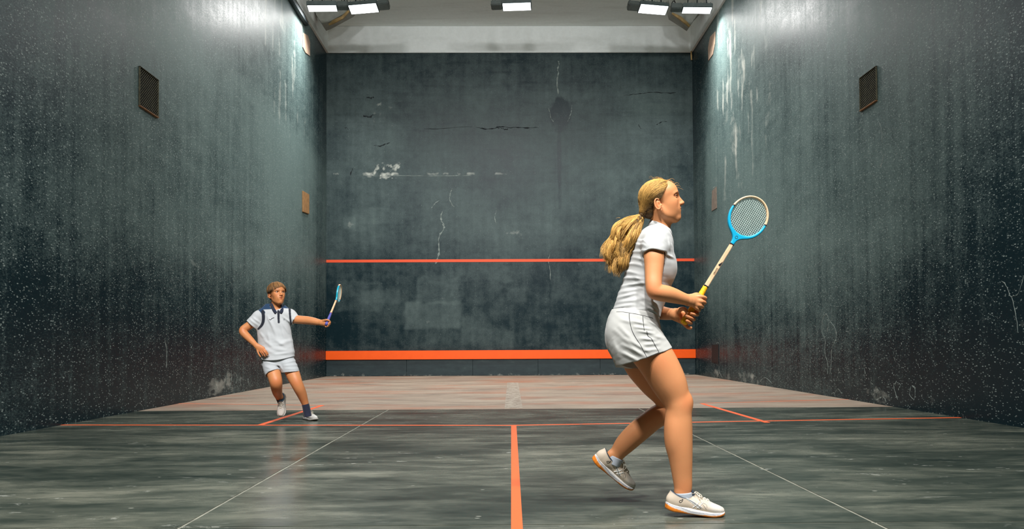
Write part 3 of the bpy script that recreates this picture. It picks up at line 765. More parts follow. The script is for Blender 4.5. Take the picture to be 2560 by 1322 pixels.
# ------------------------------------------------------------------ head (local frame: x forward, y left, z up)
class Head:
    def __init__(s, origin, fwd, up, scale, female=True, ear_dz=-.010, jw=1.0):
        f = np.asarray(fwd, float); f /= np.linalg.norm(f); u = np.asarray(up, float); u -= f*(u@f); u /= np.linalg.norm(u)
        s.R = np.stack([f, np.cross(u, f), u], 1); s.o = np.asarray(origin, float); s.k = scale
        fe = female
        E = lambda c, r: Ell(c, r, pad=.04)
        c = lambda rw, k=1: Chain([(*q[:3], q[3], q[4] if len(q) > 4 else q[3]) for q in rw], sub=k, pad=.04)
        s.cran = E((.001, 0, .026), (.084, .072, .072))
        s.parts = [(E((.029, 0, -.030), (.059, .052*(.3+.7*jw), .068)), .03), (E((.046, 0, .036), (.042, .056, .045)), .03),
            (E((.076, 0, -.087), (.018, .023*jw, .018)), .03)]
        for y in (-1, 1):
            s.parts += [(c([(.000, y*.050*jw, -.046, .011), (.026, y*.041*jw, -.076, .010), (.064, y*.014, -.096, .010)], 4), .022),
                        (E((.054, y*.034, -.018), (.026, .020, .022)), .025), (E((.044, y*.031*jw, -.052), (.030, .018, .030)), .03),
                        (c([(.086, y*.010, .020, .006), (.083, y*.030, .0245, .0065), (.069, y*.046, .018, .006)], 4), .012)]
        s.soft = [(c([(.088, 0, .014, .0065, .0070), (.099, 0, -.006, .0065, .0075), (.1085, 0, -.020, .0080, .0085)], 4), .010),
                  (E((.1055, 0, -.0245), (.0085, .0085, .0065)), .008), (E((.0825, 0, -.050), (.010, .026, .022)), .022), (E((.089, 0, -.016), (.013, .0125, .019)), .012)]
        for y in (-1, 1): s.soft += [(E((.0965, y*.0105, -.0258), (.0095, .0055, .0060)), .006)]
        s.nost = [E((.101, y*.006, -.0325), (.0042, .0026, .004)) for y in (-1, 1)]
        s.sock = [E((.089, y*.0395, .0075), (.023, .0225, .0115)) for y in (-1, 1)]
        EC = .0718
        s.ball = [E((EC, y*.0315, .0075), (.0125, .0125, .0125)) for y in (-1, 1)]
        s.lids = []
        for y in (-1, 1):
            a = np.linspace(-1.25, 1.35, 9)
            for el, rr, lr in ((.40, .0144, .0014), (-.40, .0142, .0009)):
                s.lids.append(c([(EC+rr*math.cos(t)*math.cos(el*math.cos(t*.9)), y*(.0315+rr*math.sin(t)), .0075+rr*math.sin(el*math.cos(t*.9)*1.0), lr) for t in a], 2))
        s.lidb = [(E((EC, y*.0315, .0075), (.0144, .0146, .0144)), E((EC+.013, y*.0330, .0070), (.012, .0135, .0052))) for y in (-1, 1)]
        lip = .0058
        s.lipU = c([(.0840, -.0225, -.0490, .0028), (.0905, -.010, -.0462, lip*.75), (.0945, -.003, -.0452, lip*.8), (.0940, 0, -.0462, lip*.8), (.0945, .003, -.0452, lip*.8), (.0905, .010, -.0462, lip*.75), (.0840, .0225, -.0490, .0028)], 3)
        g = 0 if fe else .0045
        s.lipL = c([(.0835, -.0205, -.0510-g*.4, .0028), (.0890, -.010, -.0560-g, lip*.9), (.0920, 0, -.0570-g, lip*.98), (.0890, .010, -.0560-g, lip*.9), (.0835, .0205, -.0510-g*.4, .0028)], 4)
        s.mouth = c([(.088, -.0215, -.0497-g*.3, .0008), (.099, 0, -.0512-g*.5, .0009+g*.55), (.088, .0215, -.0497-g*.3, .0008)], 5)
        s.ear = []
        for y in (-1, 1):
            a = np.linspace(-.6, 4.35, 11); z0 = ear_dz
            rim = c([(-.011-.0145*math.sin(t)*.9-.10*.026*math.cos(t)*.6, y*(.0715+.0065*(.7-.5*math.cos(t+.4))), z0+.025*math.cos(t), .0036) for t in a], 2)
            pan = E((-.009, y*.0700, z0-.002), (.0120, .0055, .022)); lobe = E((-.001, y*.0690, z0-.0285), (.0068, .0050, .0085))
            hole = E((-.004, y*.080, z0-.003), (.0070, .0080, .012))
            trag = E((.004, y*.0700, z0-.006), (.0045, .0045, .0065))
            s.ear.append((rim, pan, lobe, hole, trag))
    def loc(s, p): return (p-s.o)@s.R/s.k
    def world(s, q): return s.o+(np.asarray(q, float)*s.k)@s.R.T
    def skull(s, q):
        d = s.cran(q)
        for f, k in s.parts: d = smin(d, f(q), k)
        return d
    def __call__(s, p):
        q = s.loc(p); l = np.linalg.norm(q, axis=1)-.16; out = l*s.k+1e-3; m = l < .05
        if not m.any(): return out
        q = q[m]; d = s.skull(q)
        for f in s.sock: d = smax(d, -f(q), .007)
        for f, k in s.soft: d = smin(d, f(q), k)
        for f in s.nost: d = smax(d, -f(q), .003)
        for f, ap in s.lidb: d = smin(d, smax(f(q), -ap(q), .0015), .005)
        for f in s.lids: d = smin(d, f(q), .002)
        d = smin(d, s.lipU(q), .006); d = smin(d, s.lipL(q), .006); d = smax(d, -s.mouth(q), .003)
        for rim, pan, lobe, hole, trag in s.ear:
            e = smin(pan(q), lobe(q), .008); e = smax(e, -hole(q), .003); e = smin(e, rim(q), .0035); e = smin(e, trag(q), .003); d = smin(d, e, .006)
        out[m] = d*s.k
        return out
    def tint(s, P, C, brow=(.34, .24, .17)):
        """natural colouring of lips, brows, cheeks, lashes"""
        q = s.loc(P); near = np.linalg.norm(q, axis=1) < .17
        def put(m, col): C[:] = C*(1-m[:, None])+np.asarray(col)*m[:, None]
        dl = np.minimum(s.lipU(q), s.lipL(q)); put(near*(1-sstep(.0008, .0030, dl))*.9, (.80, .46, .46))
        put(near*(1-sstep(.0, .002, s.mouth(q)))*.85, (.30, .14, .12))
        for y in (-1, 1):
            bp = catmull(np.array([(y*.009, .0215, .0030), (y*.022, .0265, .0034), (y*.035, .0265, .0026), (y*.046, .0215, .0012)]), 5); bd = np.full(len(q), 9.0)
            for i_ in range(len(bp)-1):
                dv = bp[i_+1, :2]-bp[i_, :2]; tt = np.clip((q[:, 1:]-bp[i_, :2])@dv/(dv@dv), 0, 1); bd = np.minimum(bd, np.linalg.norm(q[:, 1:]-bp[i_, :2]-tt[:, None]*dv, axis=1)-bp[i_, 2])
            put(near*(1-sstep(-.0012, .0018, bd))*.80*(q[:, 0] > .045), brow)
            put(near*(1-sstep(0, .03, Ell((.070, y*.042, -.022), (.012, .012, .012), pad=.2)(q)))*.22, (1.0, .72, .66))
        for f in s.lids[0::2]: put(near*(1-sstep(.0006, .0022, f(q)))*.92, (.14, .09, .07))
        for rim, pan, lobe, hole, trag in s.ear: put(near*(1-sstep(0, .006, np.minimum(rim(q), pan(q))))*.35, (1.0, .70, .62))
        put(near*(1-sstep(.0, .012, Ell((.106, 0, -.022), (.006, .008, .006), pad=.2)(q)))*.25, (1, .72, .66))
        return C
    def eyes(s, root, iris=(.16, .10, .06), look=(1, 0, 0)):
        lk = np.asarray(look, float); lk /= np.linalg.norm(lk)
        for f in s.ball:
            bm = bmesh.new(); bmesh.ops.create_uvsphere(bm, u_segments=28, v_segments=20, radius=.0125)
            me = bm_mesh(bm); V = np.array([v.co[:] for v in me.vertices]); d = V@lk/.0125
            C = np.where((d > .94)[:, None], (.01, .01, .01), np.where((d > .82)[:, None], iris, (.78, .75, .72)))
            me.vertices.foreach_set('co', s.world(V+f.c).astype(np.float32).ravel()); me.update()
            paint(me, C); o = part('eye', me, M_EYE, root, True)
# ------------------------------------------------------------------ shoes and rackets
class Shoe:
    WX = [-.014, -.0125, -.008, .004, .03, .08, .13, .18, .22, .243, .257, .265, .2695, .272]
    WY = [-.02, .006, .018, .027, .034, .035, .038, .0465, .0465, .040, .030, .019, .006, -.02]
    def __init__(s, o, fwd, up, k=1.0):
        f = np.asarray(fwd, float); f /= np.linalg.norm(f); u = np.asarray(up, float); u -= f*(u@f); u /= np.linalg.norm(u)
        s.R = np.stack([f, np.cross(u, f), u], 1); s.o = np.asarray(o, float); s.k = k
        C = lambda r: Chain(r, sub=3, pad=.04)
        s.main = C([(.022, 0, .052, .036, .029), (.05, 0, .050, .041, .033), (.09, 0, .047, .040, .035), (.13, 0, .044, .040, .039), (.17, 0, .040, .034, .043), (.205, 0, .036, .027, .044), (.235, 0, .034, .021, .037), (.250, 0, .033, .017, .028)])
        s.coll = C([(.056, 0, .05, .046, .034), (.050, 0, .108, .050, .036)])
        s.tong = C([(.122, 0, .074, .010, .022), (.110, 0, .090, .008, .023), (.102, 0, .104, .006, .023)])
        s.hole = C([(.058, 0, .064, .030, .021), (.054, 0, .14, .042, .029)])
    def loc(s, p): return (p-s.o)@s.R/s.k
    def world(s, q): return s.o+(np.asarray(q, float)*s.k)@s.R.T
    @staticmethod
    def zb(x): return .018*(np.clip((x-.185)/.09, 0, 2))**2 + .008*(np.clip((.03-x)/.04, 0, 2))**2
    @staticmethod
    def rim(x): return .076+np.where(x < .066, 5.5, 9.0)*np.clip(x-.066, -.2, .2)**2
    def upper(s, q):
        d = smin(s.main(q), s.coll(q), .02)
        d = smax(d, (q[:, 2]-s.rim(q[:, 0]))*.8, .006)
        d = smax(d, -s.hole(q), .004); d = smin(d, s.tong(q), .008)
        return smax(d, (s.zb(q[:, 0])+.012-q[:, 2]), .004)
    def sole(s, q):
        x = q[:, 0]; w = np.interp(x, s.WX, s.WY)+.0015; zb = s.zb(x)
        zt = np.interp(x, [-.01, .02, .07, .12, .18, .24, .28], [.033, .032, .031, .026, .023, .020, .017])+zb*.85
        zm = (zb+zt)/2; t = (zt-zb)/2
        bul = .003*np.cos(np.clip((q[:, 2]-zm)/np.maximum(t, 1e-3), -1, 1)*1.5)
        return smax(np.abs(q[:, 2]-zm)-t, (np.abs(q[:, 1])-w-bul)*.75, .006)
    def build(s, root, cream, white, line, gum, trim, label, lace=M_LACE, stripes=True, h=.003, strip_side=-1):
        W = lambda me: me
        sh = empty('shoe'); sh.parent = root
        V, F = isosurface(s.upper, (-.02, -.065, .0), (.285, .065, .135), h)
        C = np.tile(np.asarray(cream), (len(V), 1))
        wh = .55*sstep(.165, .21, V[:, 0]); C = C*(1-wh[:, None])+np.asarray(white)*wh[:, None]
        rm = 1-sstep(.004, .008, np.abs(V[:, 2]-s.rim(V[:, 0]))); inn = (s.hole(V) < .004); ton = (s.tong(V) < .002)*(V[:, 2] > .098)
        m = np.maximum(np.maximum(rm*(V[:, 0] < .115), inn), ton)[:, None]; C = C*(1-m)+np.asarray(trim)*m
        me = raw_mesh(s.world(V), F); paint(me, C); o = part('upper', me, M_UPPER, root); o['label'] = label
        V, F = isosurface(s.sole, (-.025, -.065, -.012), (.29, .065, .06), h)
        x, z = V[:, 0], V[:, 2]; t = (z-s.zb(x))
        C = np.tile(np.asarray(white), (len(V), 1))
        hg = np.interp(x, [-.01, .03, .07, .10, .14, .17, .22, .27], [.022, .018, .010, .004, .004, .009, .010, .014])
        g = (1-sstep(-.001, .001, t-hg))[:, None]; C = C*(1-g)+np.asarray(gum)*g
        zl = np.interp(x, [0, .05, .10, .16, .25], [.028, .026, .014, .015, .017]); l = (1-sstep(.0008, .0022, np.abs(t-zl)))[:, None]*(x[:, None] < .24)
        C = C*(1-l)+np.asarray(line)*l
        me = raw_mesh(s.world(V), F); paint(me, C); part('sole', me, M_SOLE, root)
        geo = []
        for i, xx in enumerate(np.linspace(.118, .178, 5)):     # laces
            zt = np.interp(xx, [.11, .13, .17, .205], [.089, .086, .076, .065])
            for sg in (-1, 1):
                P = [(xx-.006, -sg*.020, zt-.008), (xx, -sg*.010, zt+.000), (xx+.004, 0, zt+.003), (xx+.008, sg*.010, zt-.001), (xx+.011, sg*.020, zt-.010)]
                geo.append(tube(s.world(catmull(P, 4)), .0023*s.k, 6))
        for sg in (-1, 1):
            P = [(.118, 0, .090), (.126, sg*.016, .101), (.142, sg*.026, .095), (.150, sg*.024, .082), (.134, sg*.012, .086), (.118, 0, .090)]
            geo.append(tube(s.world(catmull(P, 5)), .0020*s.k, 6))
            P = [(.118, 0, .090), (.120, sg*.012, .099), (.130, sg*.026, .090), (.138, sg*.034, .074)]
            geo.append(tube(s.world(catmull(P, 5)), .0018*s.k, 6))
        part('laces', join_geo(geo), lace, root, True)
        if stripes: 
            sd = strip_side
            def proj(P):
                P = np.asarray(P, float); out = []
                for x, z in P:
                    yy = np.linspace(.075, 0, 160)*sd; q = np.stack([np.full(160, x), yy, np.full(160, z)], 1); d = s.upper(q)
                    k = np.argmax(d < 0); out.append((x, yy[k]+sd*.0004, z))
                return s.world(np.array(out))
            gr = []; wt = []; bk = []
            for L in (((.072, .074), (.095, .066), (.125, .054), (.150, .040)), ((.072, .070), (.092, .060), (.118, .046), (.138, .034))): wt.append(tube(proj(catmull(L, 5)), .0016*s.k, 5))
            for L in (((.074, .0715), (.095, .0625), (.122, .0495), (.144, .0365)),): gr.append(tube(proj(catmull(L, 5)), .0022*s.k, 5))
            for L in (((.108, .034), (.122, .050), (.136, .066)), ((.126, .034), (.140, .050), (.150, .062))): wt.append(tube(proj(catmull(L, 5)), .0017*s.k, 5))
            for L in (((.150, .062), (.168, .056), (.172, .044)), ((.140, .066), (.158, .048), (.170, .036))): gr.append(tube(proj(catmull(L, 5)), .0012*s.k, 5))
            bk.append(tube(proj(catmull([(.050, .066), (.056, .066), (.053, .056), (.045, .050), (.040, .054), (.046, .061), (.053, .060)], 5)), .0012*s.k, 5))
            part('side_stripe', join_geo(wt), M_STW, root); part('side_stripe', join_geo(gr), M_STG, root); part('emblem', join_geo(bk), M_BLACKP, root)
        # gather the pieces under one shoe part
        for ob in list(root.children):
            if ob is sh or ob.get('_done'): continue
            if ob.name.split('.')[0] in ('upper', 'sole', 'laces', 'side_stripe', 'emblem') and ob.parent is root:
                ob.parent = sh; ob['_done'] = 1
        bpy.context.view_layer.update()
        for ob in sh.children: ob.matrix_parent_inverse = sh.matrix_world.inverted()
        return sh
M_STW = simple('shoe_silver_trim', srgb(232, 234, 232), .4); M_STG = simple('shoe_grey_trim', srgb(138, 140, 138), .45)

def racket(o, axis, nrm, frame_col, grip_col, label, text=False, bandcol=srgb(24, 26, 34), group=None):
    a = np.asarray(axis, float); a /= np.linalg.norm(a); n = np.asarray(nrm, float); n -= a*(n@a); n /= np.linalg.norm(n)
    R = np.stack([np.cross(n, a), n, a], 1); o = np.asarray(o, float)
    Wd = lambda q: o+np.asarray(q, float)@R.T          # local: x across, y towards the viewer, z along the shaft
    r = empty('racket', tuple(o)); tag(r, label, 'racket', group)
    CZ, RA, RB = .583, .0885, .101
    def ring(q):
        x = q[:, 0]/RA; z = (q[:, 2]-CZ)/RB; k = np.hypot(x, z)+1e-9
        gg = np.hypot(q[:, 0]/RA**2, (q[:, 2]-CZ)/RB**2)+1e-9
        return k*(k-1)/gg
    def frame(q):
        ang = np.arctan2(np.abs(q[:, 0]), -(q[:, 2]-CZ))          # 0 at throat
        w = .0048+.0042*np.exp(-(ang/1.1)**2); th = .0085
        d2 = np.abs(ring(q)+.002)-w
        t = np.clip((q[:, 2]-.43)/.06, 0, 1); throat = smax(np.abs(q[:, 0])-(.0085+.010*t*t), np.maximum(.432-q[:, 2], q[:, 2]-.492), .004)
        d2 = smin(d2, throat, .030); d2 = smax(d2, -(ring(q)+.002+w), .004)
        return smax(d2, np.abs(q[:, 1])-th, .005)
    cut = CZ+.010
    mF = simple('racket_frame_paint', frame_col, .35, 0, .06, 10); mW = simple('racket_ash_wood', srgb(226, 190, 152), .45, 0, .12, 24)
    mB = simple('racket_band', bandcol, .5); mG = simple('racket_grip_wrap', grip_col, .65, 0, .15, 40)
    box_lo = (-.115, -.02, .425); box_hi = (.115, .02, .70)
    V, F = isosurface(lambda q: smax(frame(q), q[:, 2]-cut, .002), box_lo, box_hi, .0026); part('painted_head', raw_mesh(Wd(V), F), mF, r)
    V, F = isosurface(lambda q: smax(frame(q), cut-q[:, 2], .002), box_lo, box_hi, .0026); part('wooden_head', raw_mesh(Wd(V), F), mW, r)
    for xa, xb in ((-.12, -.04), (.04, .12)):
        V, F = isosurface(lambda q: np.maximum(frame(q)-.0007, np.abs(q[:, 2]-cut)-.0032), (xa, -.02, cut-.012), (xb, .02, cut+.012), .0016); part('head_band', raw_mesh(Wd(V), F), mB, r)
    def prism(z0, z1, w0, w1, d0, d1, bev=.003):
        bm = bmesh.new(); vs = []
        for z, w, d in ((z0, w0, d0), (z1, w1, d1)):
            for sx, sy in ((-1, -1), (1, -1), (1, 1), (-1, 1)): vs.append(bm.verts.new((sx*w, sy*d, z)))
        for f in ((3, 2, 1, 0), (4, 5, 6, 7), (0, 1, 5, 4), (1, 2, 6, 5), (2, 3, 7, 6), (3, 0, 4, 7)): bm.faces.new([vs[i] for i in f])
        bmesh.ops.bevel(bm, geom=bm.edges[:], offset=bev, segments=2, affect='EDGES')
        for v in bm.verts: v.co = Vector(Wd(np.array(v.co)))
        return bm_mesh(bm)
    part('shaft', prism(.19, .436, .0095, .0085, .0085, .0075), mW, r)
    part('throat_band', prism(.431, .437, .0100, .0100, .0088, .0088, .001), mB, r)
    # wrapped grip: a lathe with the spiral steps of the tape
    zz = np.linspace(0, .203, 82); prof = np.interp(zz, [0, .004, .012, .03, .07, .14, .203], [.010, .0155, .0165, .0150, .0138, .0130, .0112])
    geo = []; nseg = 20; V = []; Fc = []
    for i, z in enumerate(zz):
        for j in range(nseg):
            an = 2*math.pi*j/nseg; rr = prof[i]+.0011*(((z/.0155+j/nseg) % 1.0)-.5)*(z > .006)
            V.append((rr*math.cos(an)*1.06, rr*math.sin(an)*.94, z))
    for i in range(len(zz)-1):
        for j in range(nseg): Fc.append((i*nseg+j, i*nseg+(j+1) % nseg, (i+1)*nseg+(j+1) % nseg, (i+1)*nseg+j))
    Fc.append(tuple(range(nseg-1, -1, -1))); Fc.append(tuple((len(zz)-1)*nseg+j for j in range(nseg)))
    part('grip', mesh(Wd(np.array(V)), Fc), mG, r, True)
    part('grip_band', prism(.201, .2065, .0118, .0118, .0108, .0108, .001), mB, r)
    geo = []
    mS = simple('racket_strings', srgb(206, 228, 220), .35)
    for i in range(-9, 10):
        x = i*.0088
        if abs(x) < RA-.006:
            hz = RB*math.sqrt(1-(x/RA)**2)-.004; geo.append(tube(Wd([(x, .0006*(-1)**i, CZ-hz), (x, 0, CZ+hz)]), .00075, 4, False))
    for i in range(-10, 11):
        z = i*.0088
        if abs(z) < RB-.006:
            hx = RA*math.sqrt(1-(z/RB)**2)-.004; geo.append(tube(Wd([(-hx, -.0006*(-1)**i, CZ+z), (hx, 0, CZ+z)]), .00075, 4, False))
    so = part('string_bed', join_geo(geo), mS, r); so['kind'] = 'stuff'
    # ring emblem at the throat, dark leaf and maker's letters on the shaft
    cr = [(.0062*math.cos(t), .0088, .471+.0062*math.sin(t)) for t in np.linspace(0, 2*math.pi, 25)]
    part('throat_ring', join_geo([tube(Wd(cr), .0009, 5)]), mB, r)
    if text:
        leaf = [(.0055, .318), (-.001, .331), (-.0045, .340), (-.0062, .322), (-.0025, .314)][::-1]
        part('shaft_mark', mesh(Wd([(x, .0090, z) for x, z in leaf]), [tuple(range(len(leaf)))]), mB, r)
        cu = bpy.data.curves.new('maker_letters', 'FONT'); cu.body = 'GRAYS'; cu.size = .011; cu.extrude = .0001; cu.align_x = 'CENTER'; cu.align_y = 'CENTER'
        to = bpy.data.objects.new('t', cu); COL.objects.link(to); bpy.context.view_layer.update()
        me = bpy.data.meshes.new_from_object(to.evaluated_get(bpy.context.evaluated_depsgraph_get())); bpy.data.objects.remove(to)
        V = np.array([v.co[:] for v in me.vertices]); Q = np.stack([V[:, 1], np.full(len(V), .0091)+V[:, 2], .285+V[:, 0]], 1)
        me.vertices.foreach_set('co', Wd(Q).astype(np.float32).ravel()); me.update(); me.materials.clear()
        part('maker_letters', me, simple('brown_print', srgb(92, 78, 58), .6), r)
    return r
# ------------------------------------------------------------------ the woman, in profile, stepping to the right
YC = 3.50; YH = 3.405
woman = empty('person', tuple(UF(1740, 1296)))
tag(woman, 'woman in white polo and shorts stepping right, racket held in both hands', 'person')
hd = Head(U(1646.5, 503, 3.49), (math.cos(math.radians(6)), -.15, math.sin(math.radians(6))), (-math.sin(math.radians(6)), 0, 1), 1.0, True, -.024)
KT = 1.62
torso_rows = [(1590, 800, YC, 58, 1.30), (1592, 785, YC, 58, 1.27), (1598, 760, YC, 57.5, 1.22), (1608, 735, YC, 58, 1.18), (1619, 703, YC, 59, 1.27), (1627, 670, YC, 56, 1.44), (1631, 633, YC, 50, 1.68), (1636, 606, YC, 44, 1.70), (1643, 592, YC, 27, 1.45)]
torso = Chain(rows(torso_rows))
torso_in = Chain(rows([(a, b, c, d-8, e) for a, b, c, d, e in torso_rows]))
neck = Chain(rows([(1640, 590, YC, 27, 1.15), (1649, 570, YC, 26, 1.0), (1652, 550, YC-.005, 25.5, .98), (1648, 528, 3.49, 25, 1.0)]), sub=5)
ra = rows([(1634, 612, 3.372, 25, .95), (1635, 640, 3.35, 25.5, .95), (1635, 665, 3.338, 23.5, .95), (1634, 690, 3.325, 21.5, .95), (1634, 712, 3.312, 20.5, .95), (1637, 727, 3.306, 20.5, .92), (1648, 731, 3.310, 21, .92), (1665, 734, 3.322, 21, .92), (1684, 739, 3.338, 19, .9), (1703, 745, 3.352, 15.8, .85), (1719, 749.5, 3.366, 14.2, .72), (1730, 751, 3.376, 15, .66)])
arm_n = Chain(ra, sub=9)
la = rows([(1632, 612, 3.645, 25, 1.0), (1622, 670, 3.68, 22, .95), (1612, 735, 3.70, 20, .95), (1620, 765, 3.68, 19, .95), (1645, 779, 3.60, 18, .95), (1666, 784, 3.52, 16, .85), (1682, 785, 3.465, 14.5, .72), (1692, 786, 3.445, 15, .66)])
arm_f = Chain(la, sub=5)
def finger(L): return Chain([(*U(a, b, y), r, r) for a, b, y, r in L], sub=3, pad=.03)
H = YH
hand_n = SU(.008, Chain(rows([(1722, 750, 3.368, 14, .72), (1731, 751, H-.029, 15.5, .48), (1741, 755, H-.029, 15.5, .42)]), pad=.03),
    Chain([(*U(1730, 741, H-.022), .012, .012), (*U(1742, 737, H-.012), .0115, .0115), (*U(1752, 742, H+.006), .0105, .0105), (*U(1757, 750, H+.024), .009, .009)], sub=3, pad=.03))
fing_n = [finger([(1738, 741, H-.030, .0090), (1754, 742, H-.028, .0098), (1763.5, 746, H-.002, .0092), (1757, 750, H+.022, .0084), (1745, 749, H+.026, .0078)]),
          finger([(1738, 750, H-.031, .0090), (1754, 753.5, H-.031, .0098), (1761.5, 757, H-.002, .0090), (1753, 760, H+.023, .0084), (1741, 759, H+.026, .0078)]),
          finger([(1736, 758, H-.030, .0086), (1750, 763.5, H-.029, .0092), (1756, 767, H-.001, .0085), (1747, 769, H+.022, .0080), (1736, 768, H+.025, .0074)]),
          finger([(1733, 764, H-.027, .0080), (1743.5, 772, H-.025, .0084), (1748, 776, H+.001, .0078), (1740, 778, H+.020, .0072), (1731, 777, H+.022, .0066)])]
hand_f = SU(.008, Chain(rows([(1688, 786, 3.447, 14.5, .66), (1700, 790, H+.042, 17, .46), (1714, 796, H+.042, 17, .40)]), pad=.03))
fing_f = [finger([(1714, 782, H+.040, .0100), (1729, 783, H+.036, .0100), (1743.5, 786, H+.014, .0090), (1738, 786, H-.012, .0082), (1727, 783.5, H-.021, .0076)]),
          finger([(1712, 790, H+.042, .0100), (1725, 793, H+.038, .0100), (1735, 798, H+.014, .0092), (1728, 795, H-.013, .0084), (1715.5, 790, H-.022, .0078)]),
          finger([(1708, 797, H+.041, .0096), (1718, 802, H+.038, .0096), (1727.5, 807, H+.014, .0086), (1723, 805, H-.010, .0078), (1717, 801.5, H-.018, .0074)]),
          finger([(1703, 802, H+.038, .0090), (1711, 810, H+.034, .0090), (1719, 818, H+.026, .0080), (1726, 820, H+.012, .0074), (1727, 819, H+.006, .0070)]),
          finger([(1690, 786, H+.036, .0130), (1697, 776, H+.018, .0120), (1707, 771.5, H-.010, .0100), (1714, 775, H-.021, .0090), (1717.5, 781, H-.023, .0078)])]
leg_n = Chain(rows([(1588, 834, 3.45, 44, 1.0), (1612, 866, 3.425, 47, .96), (1638, 897, 3.415, 48.5, .98), (1669, 951, 3.41, 44.5, .95), (1687, 990, 3.405, 36, .92), (1696, 1014, 3.40, 33, .92), (1696.5, 1038, 3.40, 32.3, .92), (1697, 1068, 3.40, 33.3, .92), (1698, 1112, 3.40, 32.8, .90), (1702, 1150, 3.40, 28.6, .88), (1705, 1185, 3.40, 25, .82), (1707.5, 1215, 3.40, 22.5, .78), (1706, 1236, 3.40, 20, .76)]), sub=14)
knee_n = Ell(U(1716, 1003, 3.40), (.024, .026, .032))
calf_n = Ell(U(1684, 1082, 3.402), (.034, .045, .085))
leg_f = Chain(rows([(1575, 842, 3.575, 44, 1.0), (1590, 880, 3.585, 43, .98), (1604, 912, 3.59, 42, .98), (1635, 953, 3.595, 39, .95), (1662, 985, 3.60, 34, .92), (1677, 1013, 3.60, 31, .92), (1665, 1030, 3.605, 29, .92), (1638, 1044, 3.615, 27.5, .92), (1599, 1075, 3.63, 28, .90), (1567, 1105, 3.645, 25.5, .88), (1549, 1126, 3.65, 20.5, .82), (1538, 1143, 3.655, 17, .80)]), sub=14)
pb = U(1669, 1274.5, 3.40); bl = U(1765, 1290, 3.40); bl[2] = .003; fwd = bl-pb
shoe1 = Shoe(pb, fwd, (0, 0, 1), np.linalg.norm(U(1812, 1290, 3.4)-U(1665, 1272, 3.4))/.282)
p2 = U(1482, 1153, 3.655); f2 = U(1571, 1224, 3.655)-p2
shoe2 = Shoe(p2, f2+np.array([0, .05, 0]), (.52, -.20, .82), .95)
def foot_chain(sh): return Chain([(*sh.world(q[:3]), q[3]*sh.k, q[4]*sh.k) for q in ((.050, 0, .088, .024, .022), (.062, 0, .060, .024, .022), (.10, 0, .046, .022, .024), (.16, 0, .036, .016, .028), (.21, 0, .033, .011, .024))], ax2=sh.R[:, 1], sub=3)
foot_n = foot_chain(shoe1); foot_f = foot_chain(shoe2)
collarb = Ell(U(1650, 598, YC), (.06, .15, .03))
def body_w(p):
    d = smin(torso_in(p), neck(p), .03); d = smin(d, hd(p), .018)
    d = smin(d, arm_n(p), .02); d = smin(d, arm_f(p), .02)
    ln = smin(smin(leg_n(p), knee_n(p), .03), calf_n(p), .03); lf = leg_f(p)
    lf = smin(lf, foot_f(p), .015); ln = smin(ln, foot_n(p), .015)
    d = smin(d, np.minimum(ln, lf), .012)
    d = smin(d, hand_n(p), .008); d = smin(d, hand_f(p), .010)
    fn = fing_n[0](p)
    for f in fing_n[1:]: fn = smin(fn, f(p), .0015)
    ff = fing_f[0](p)
    for f in fing_f[1:]: ff = smin(ff, f(p), .003)
    d = smin(d, fn, .005); return smin(d, ff, .006)
def skin_paint(V, head, warm):
    C = np.ones((len(V), 3)); C = head.tint(V, C)
    for c, r, s in warm:
        m = (1-sstep(.2, 1.0, np.linalg.norm(V-c, axis=1)/r))*s; C = C*(1-m[:, None])+np.array((1.0, .74, .66))*m[:, None]
    return C
def combine(parts_):
    Vs = []; Fs = []; o = 0
    for V, F in parts_: Vs.append(V); Fs.append(F+o); o += len(V)
    return np.concatenate(Vs), np.concatenate(Fs)
pieces = []
def piece(f, lo, hi, h):
    pieces.append(isosurface(f, lo, hi, h))
lowz = .03
k0 = U(1647, 580, YC)[2]                      # the neck continues inside the collar
piece(body_w, (U(1590, 500, 3.5)[0], 3.36, k0), (U(1725, 500, 3.5)[0], 3.63, U(1650, 430, 3.5)[2]), .0021)         # head and neck
Vb, Fb = isosurface(lambda p: np.maximum(body_w(p), p[:, 2]-k0-.004), (U(1500, 900, 3.7)[0], 3.22, lowz), (U(1785, 900, 3.3)[0], 3.80, k0+.02), .0031, 0)  # trunk, arms, hands, legs
hb_lo, hb_hi = U(1726, 830, H+.2), U(1790, 722, H-.2)
Vb = relax(Vb, Fb, 8, (Vb[:, 0] > U(1690, 760, H)[0]) & (Vb[:, 2] > U(1700, 830, H)[2]) & (Vb[:, 2] < U(1700, 722, H)[2]))
pieces.append((Vb, Fb))
V, F = combine(pieces)
warm = [(U(1720, 1005, 3.36), .07, .45), (U(1634, 728, 3.29), .06, .5), (U(1760, 755, H-.02), .035, .5), (U(1718, 795, H), .06, .45), (U(1640, 900, 3.33), .12, .35), (U(1715, 1225, 3.37), .07, .35)]
me = raw_mesh(V, F); C = skin_paint(V, hd, warm); paint(me, C)
part('body', me, M_SKINW, woman)
hd.eyes(woman, look=(1, -.1, 0))

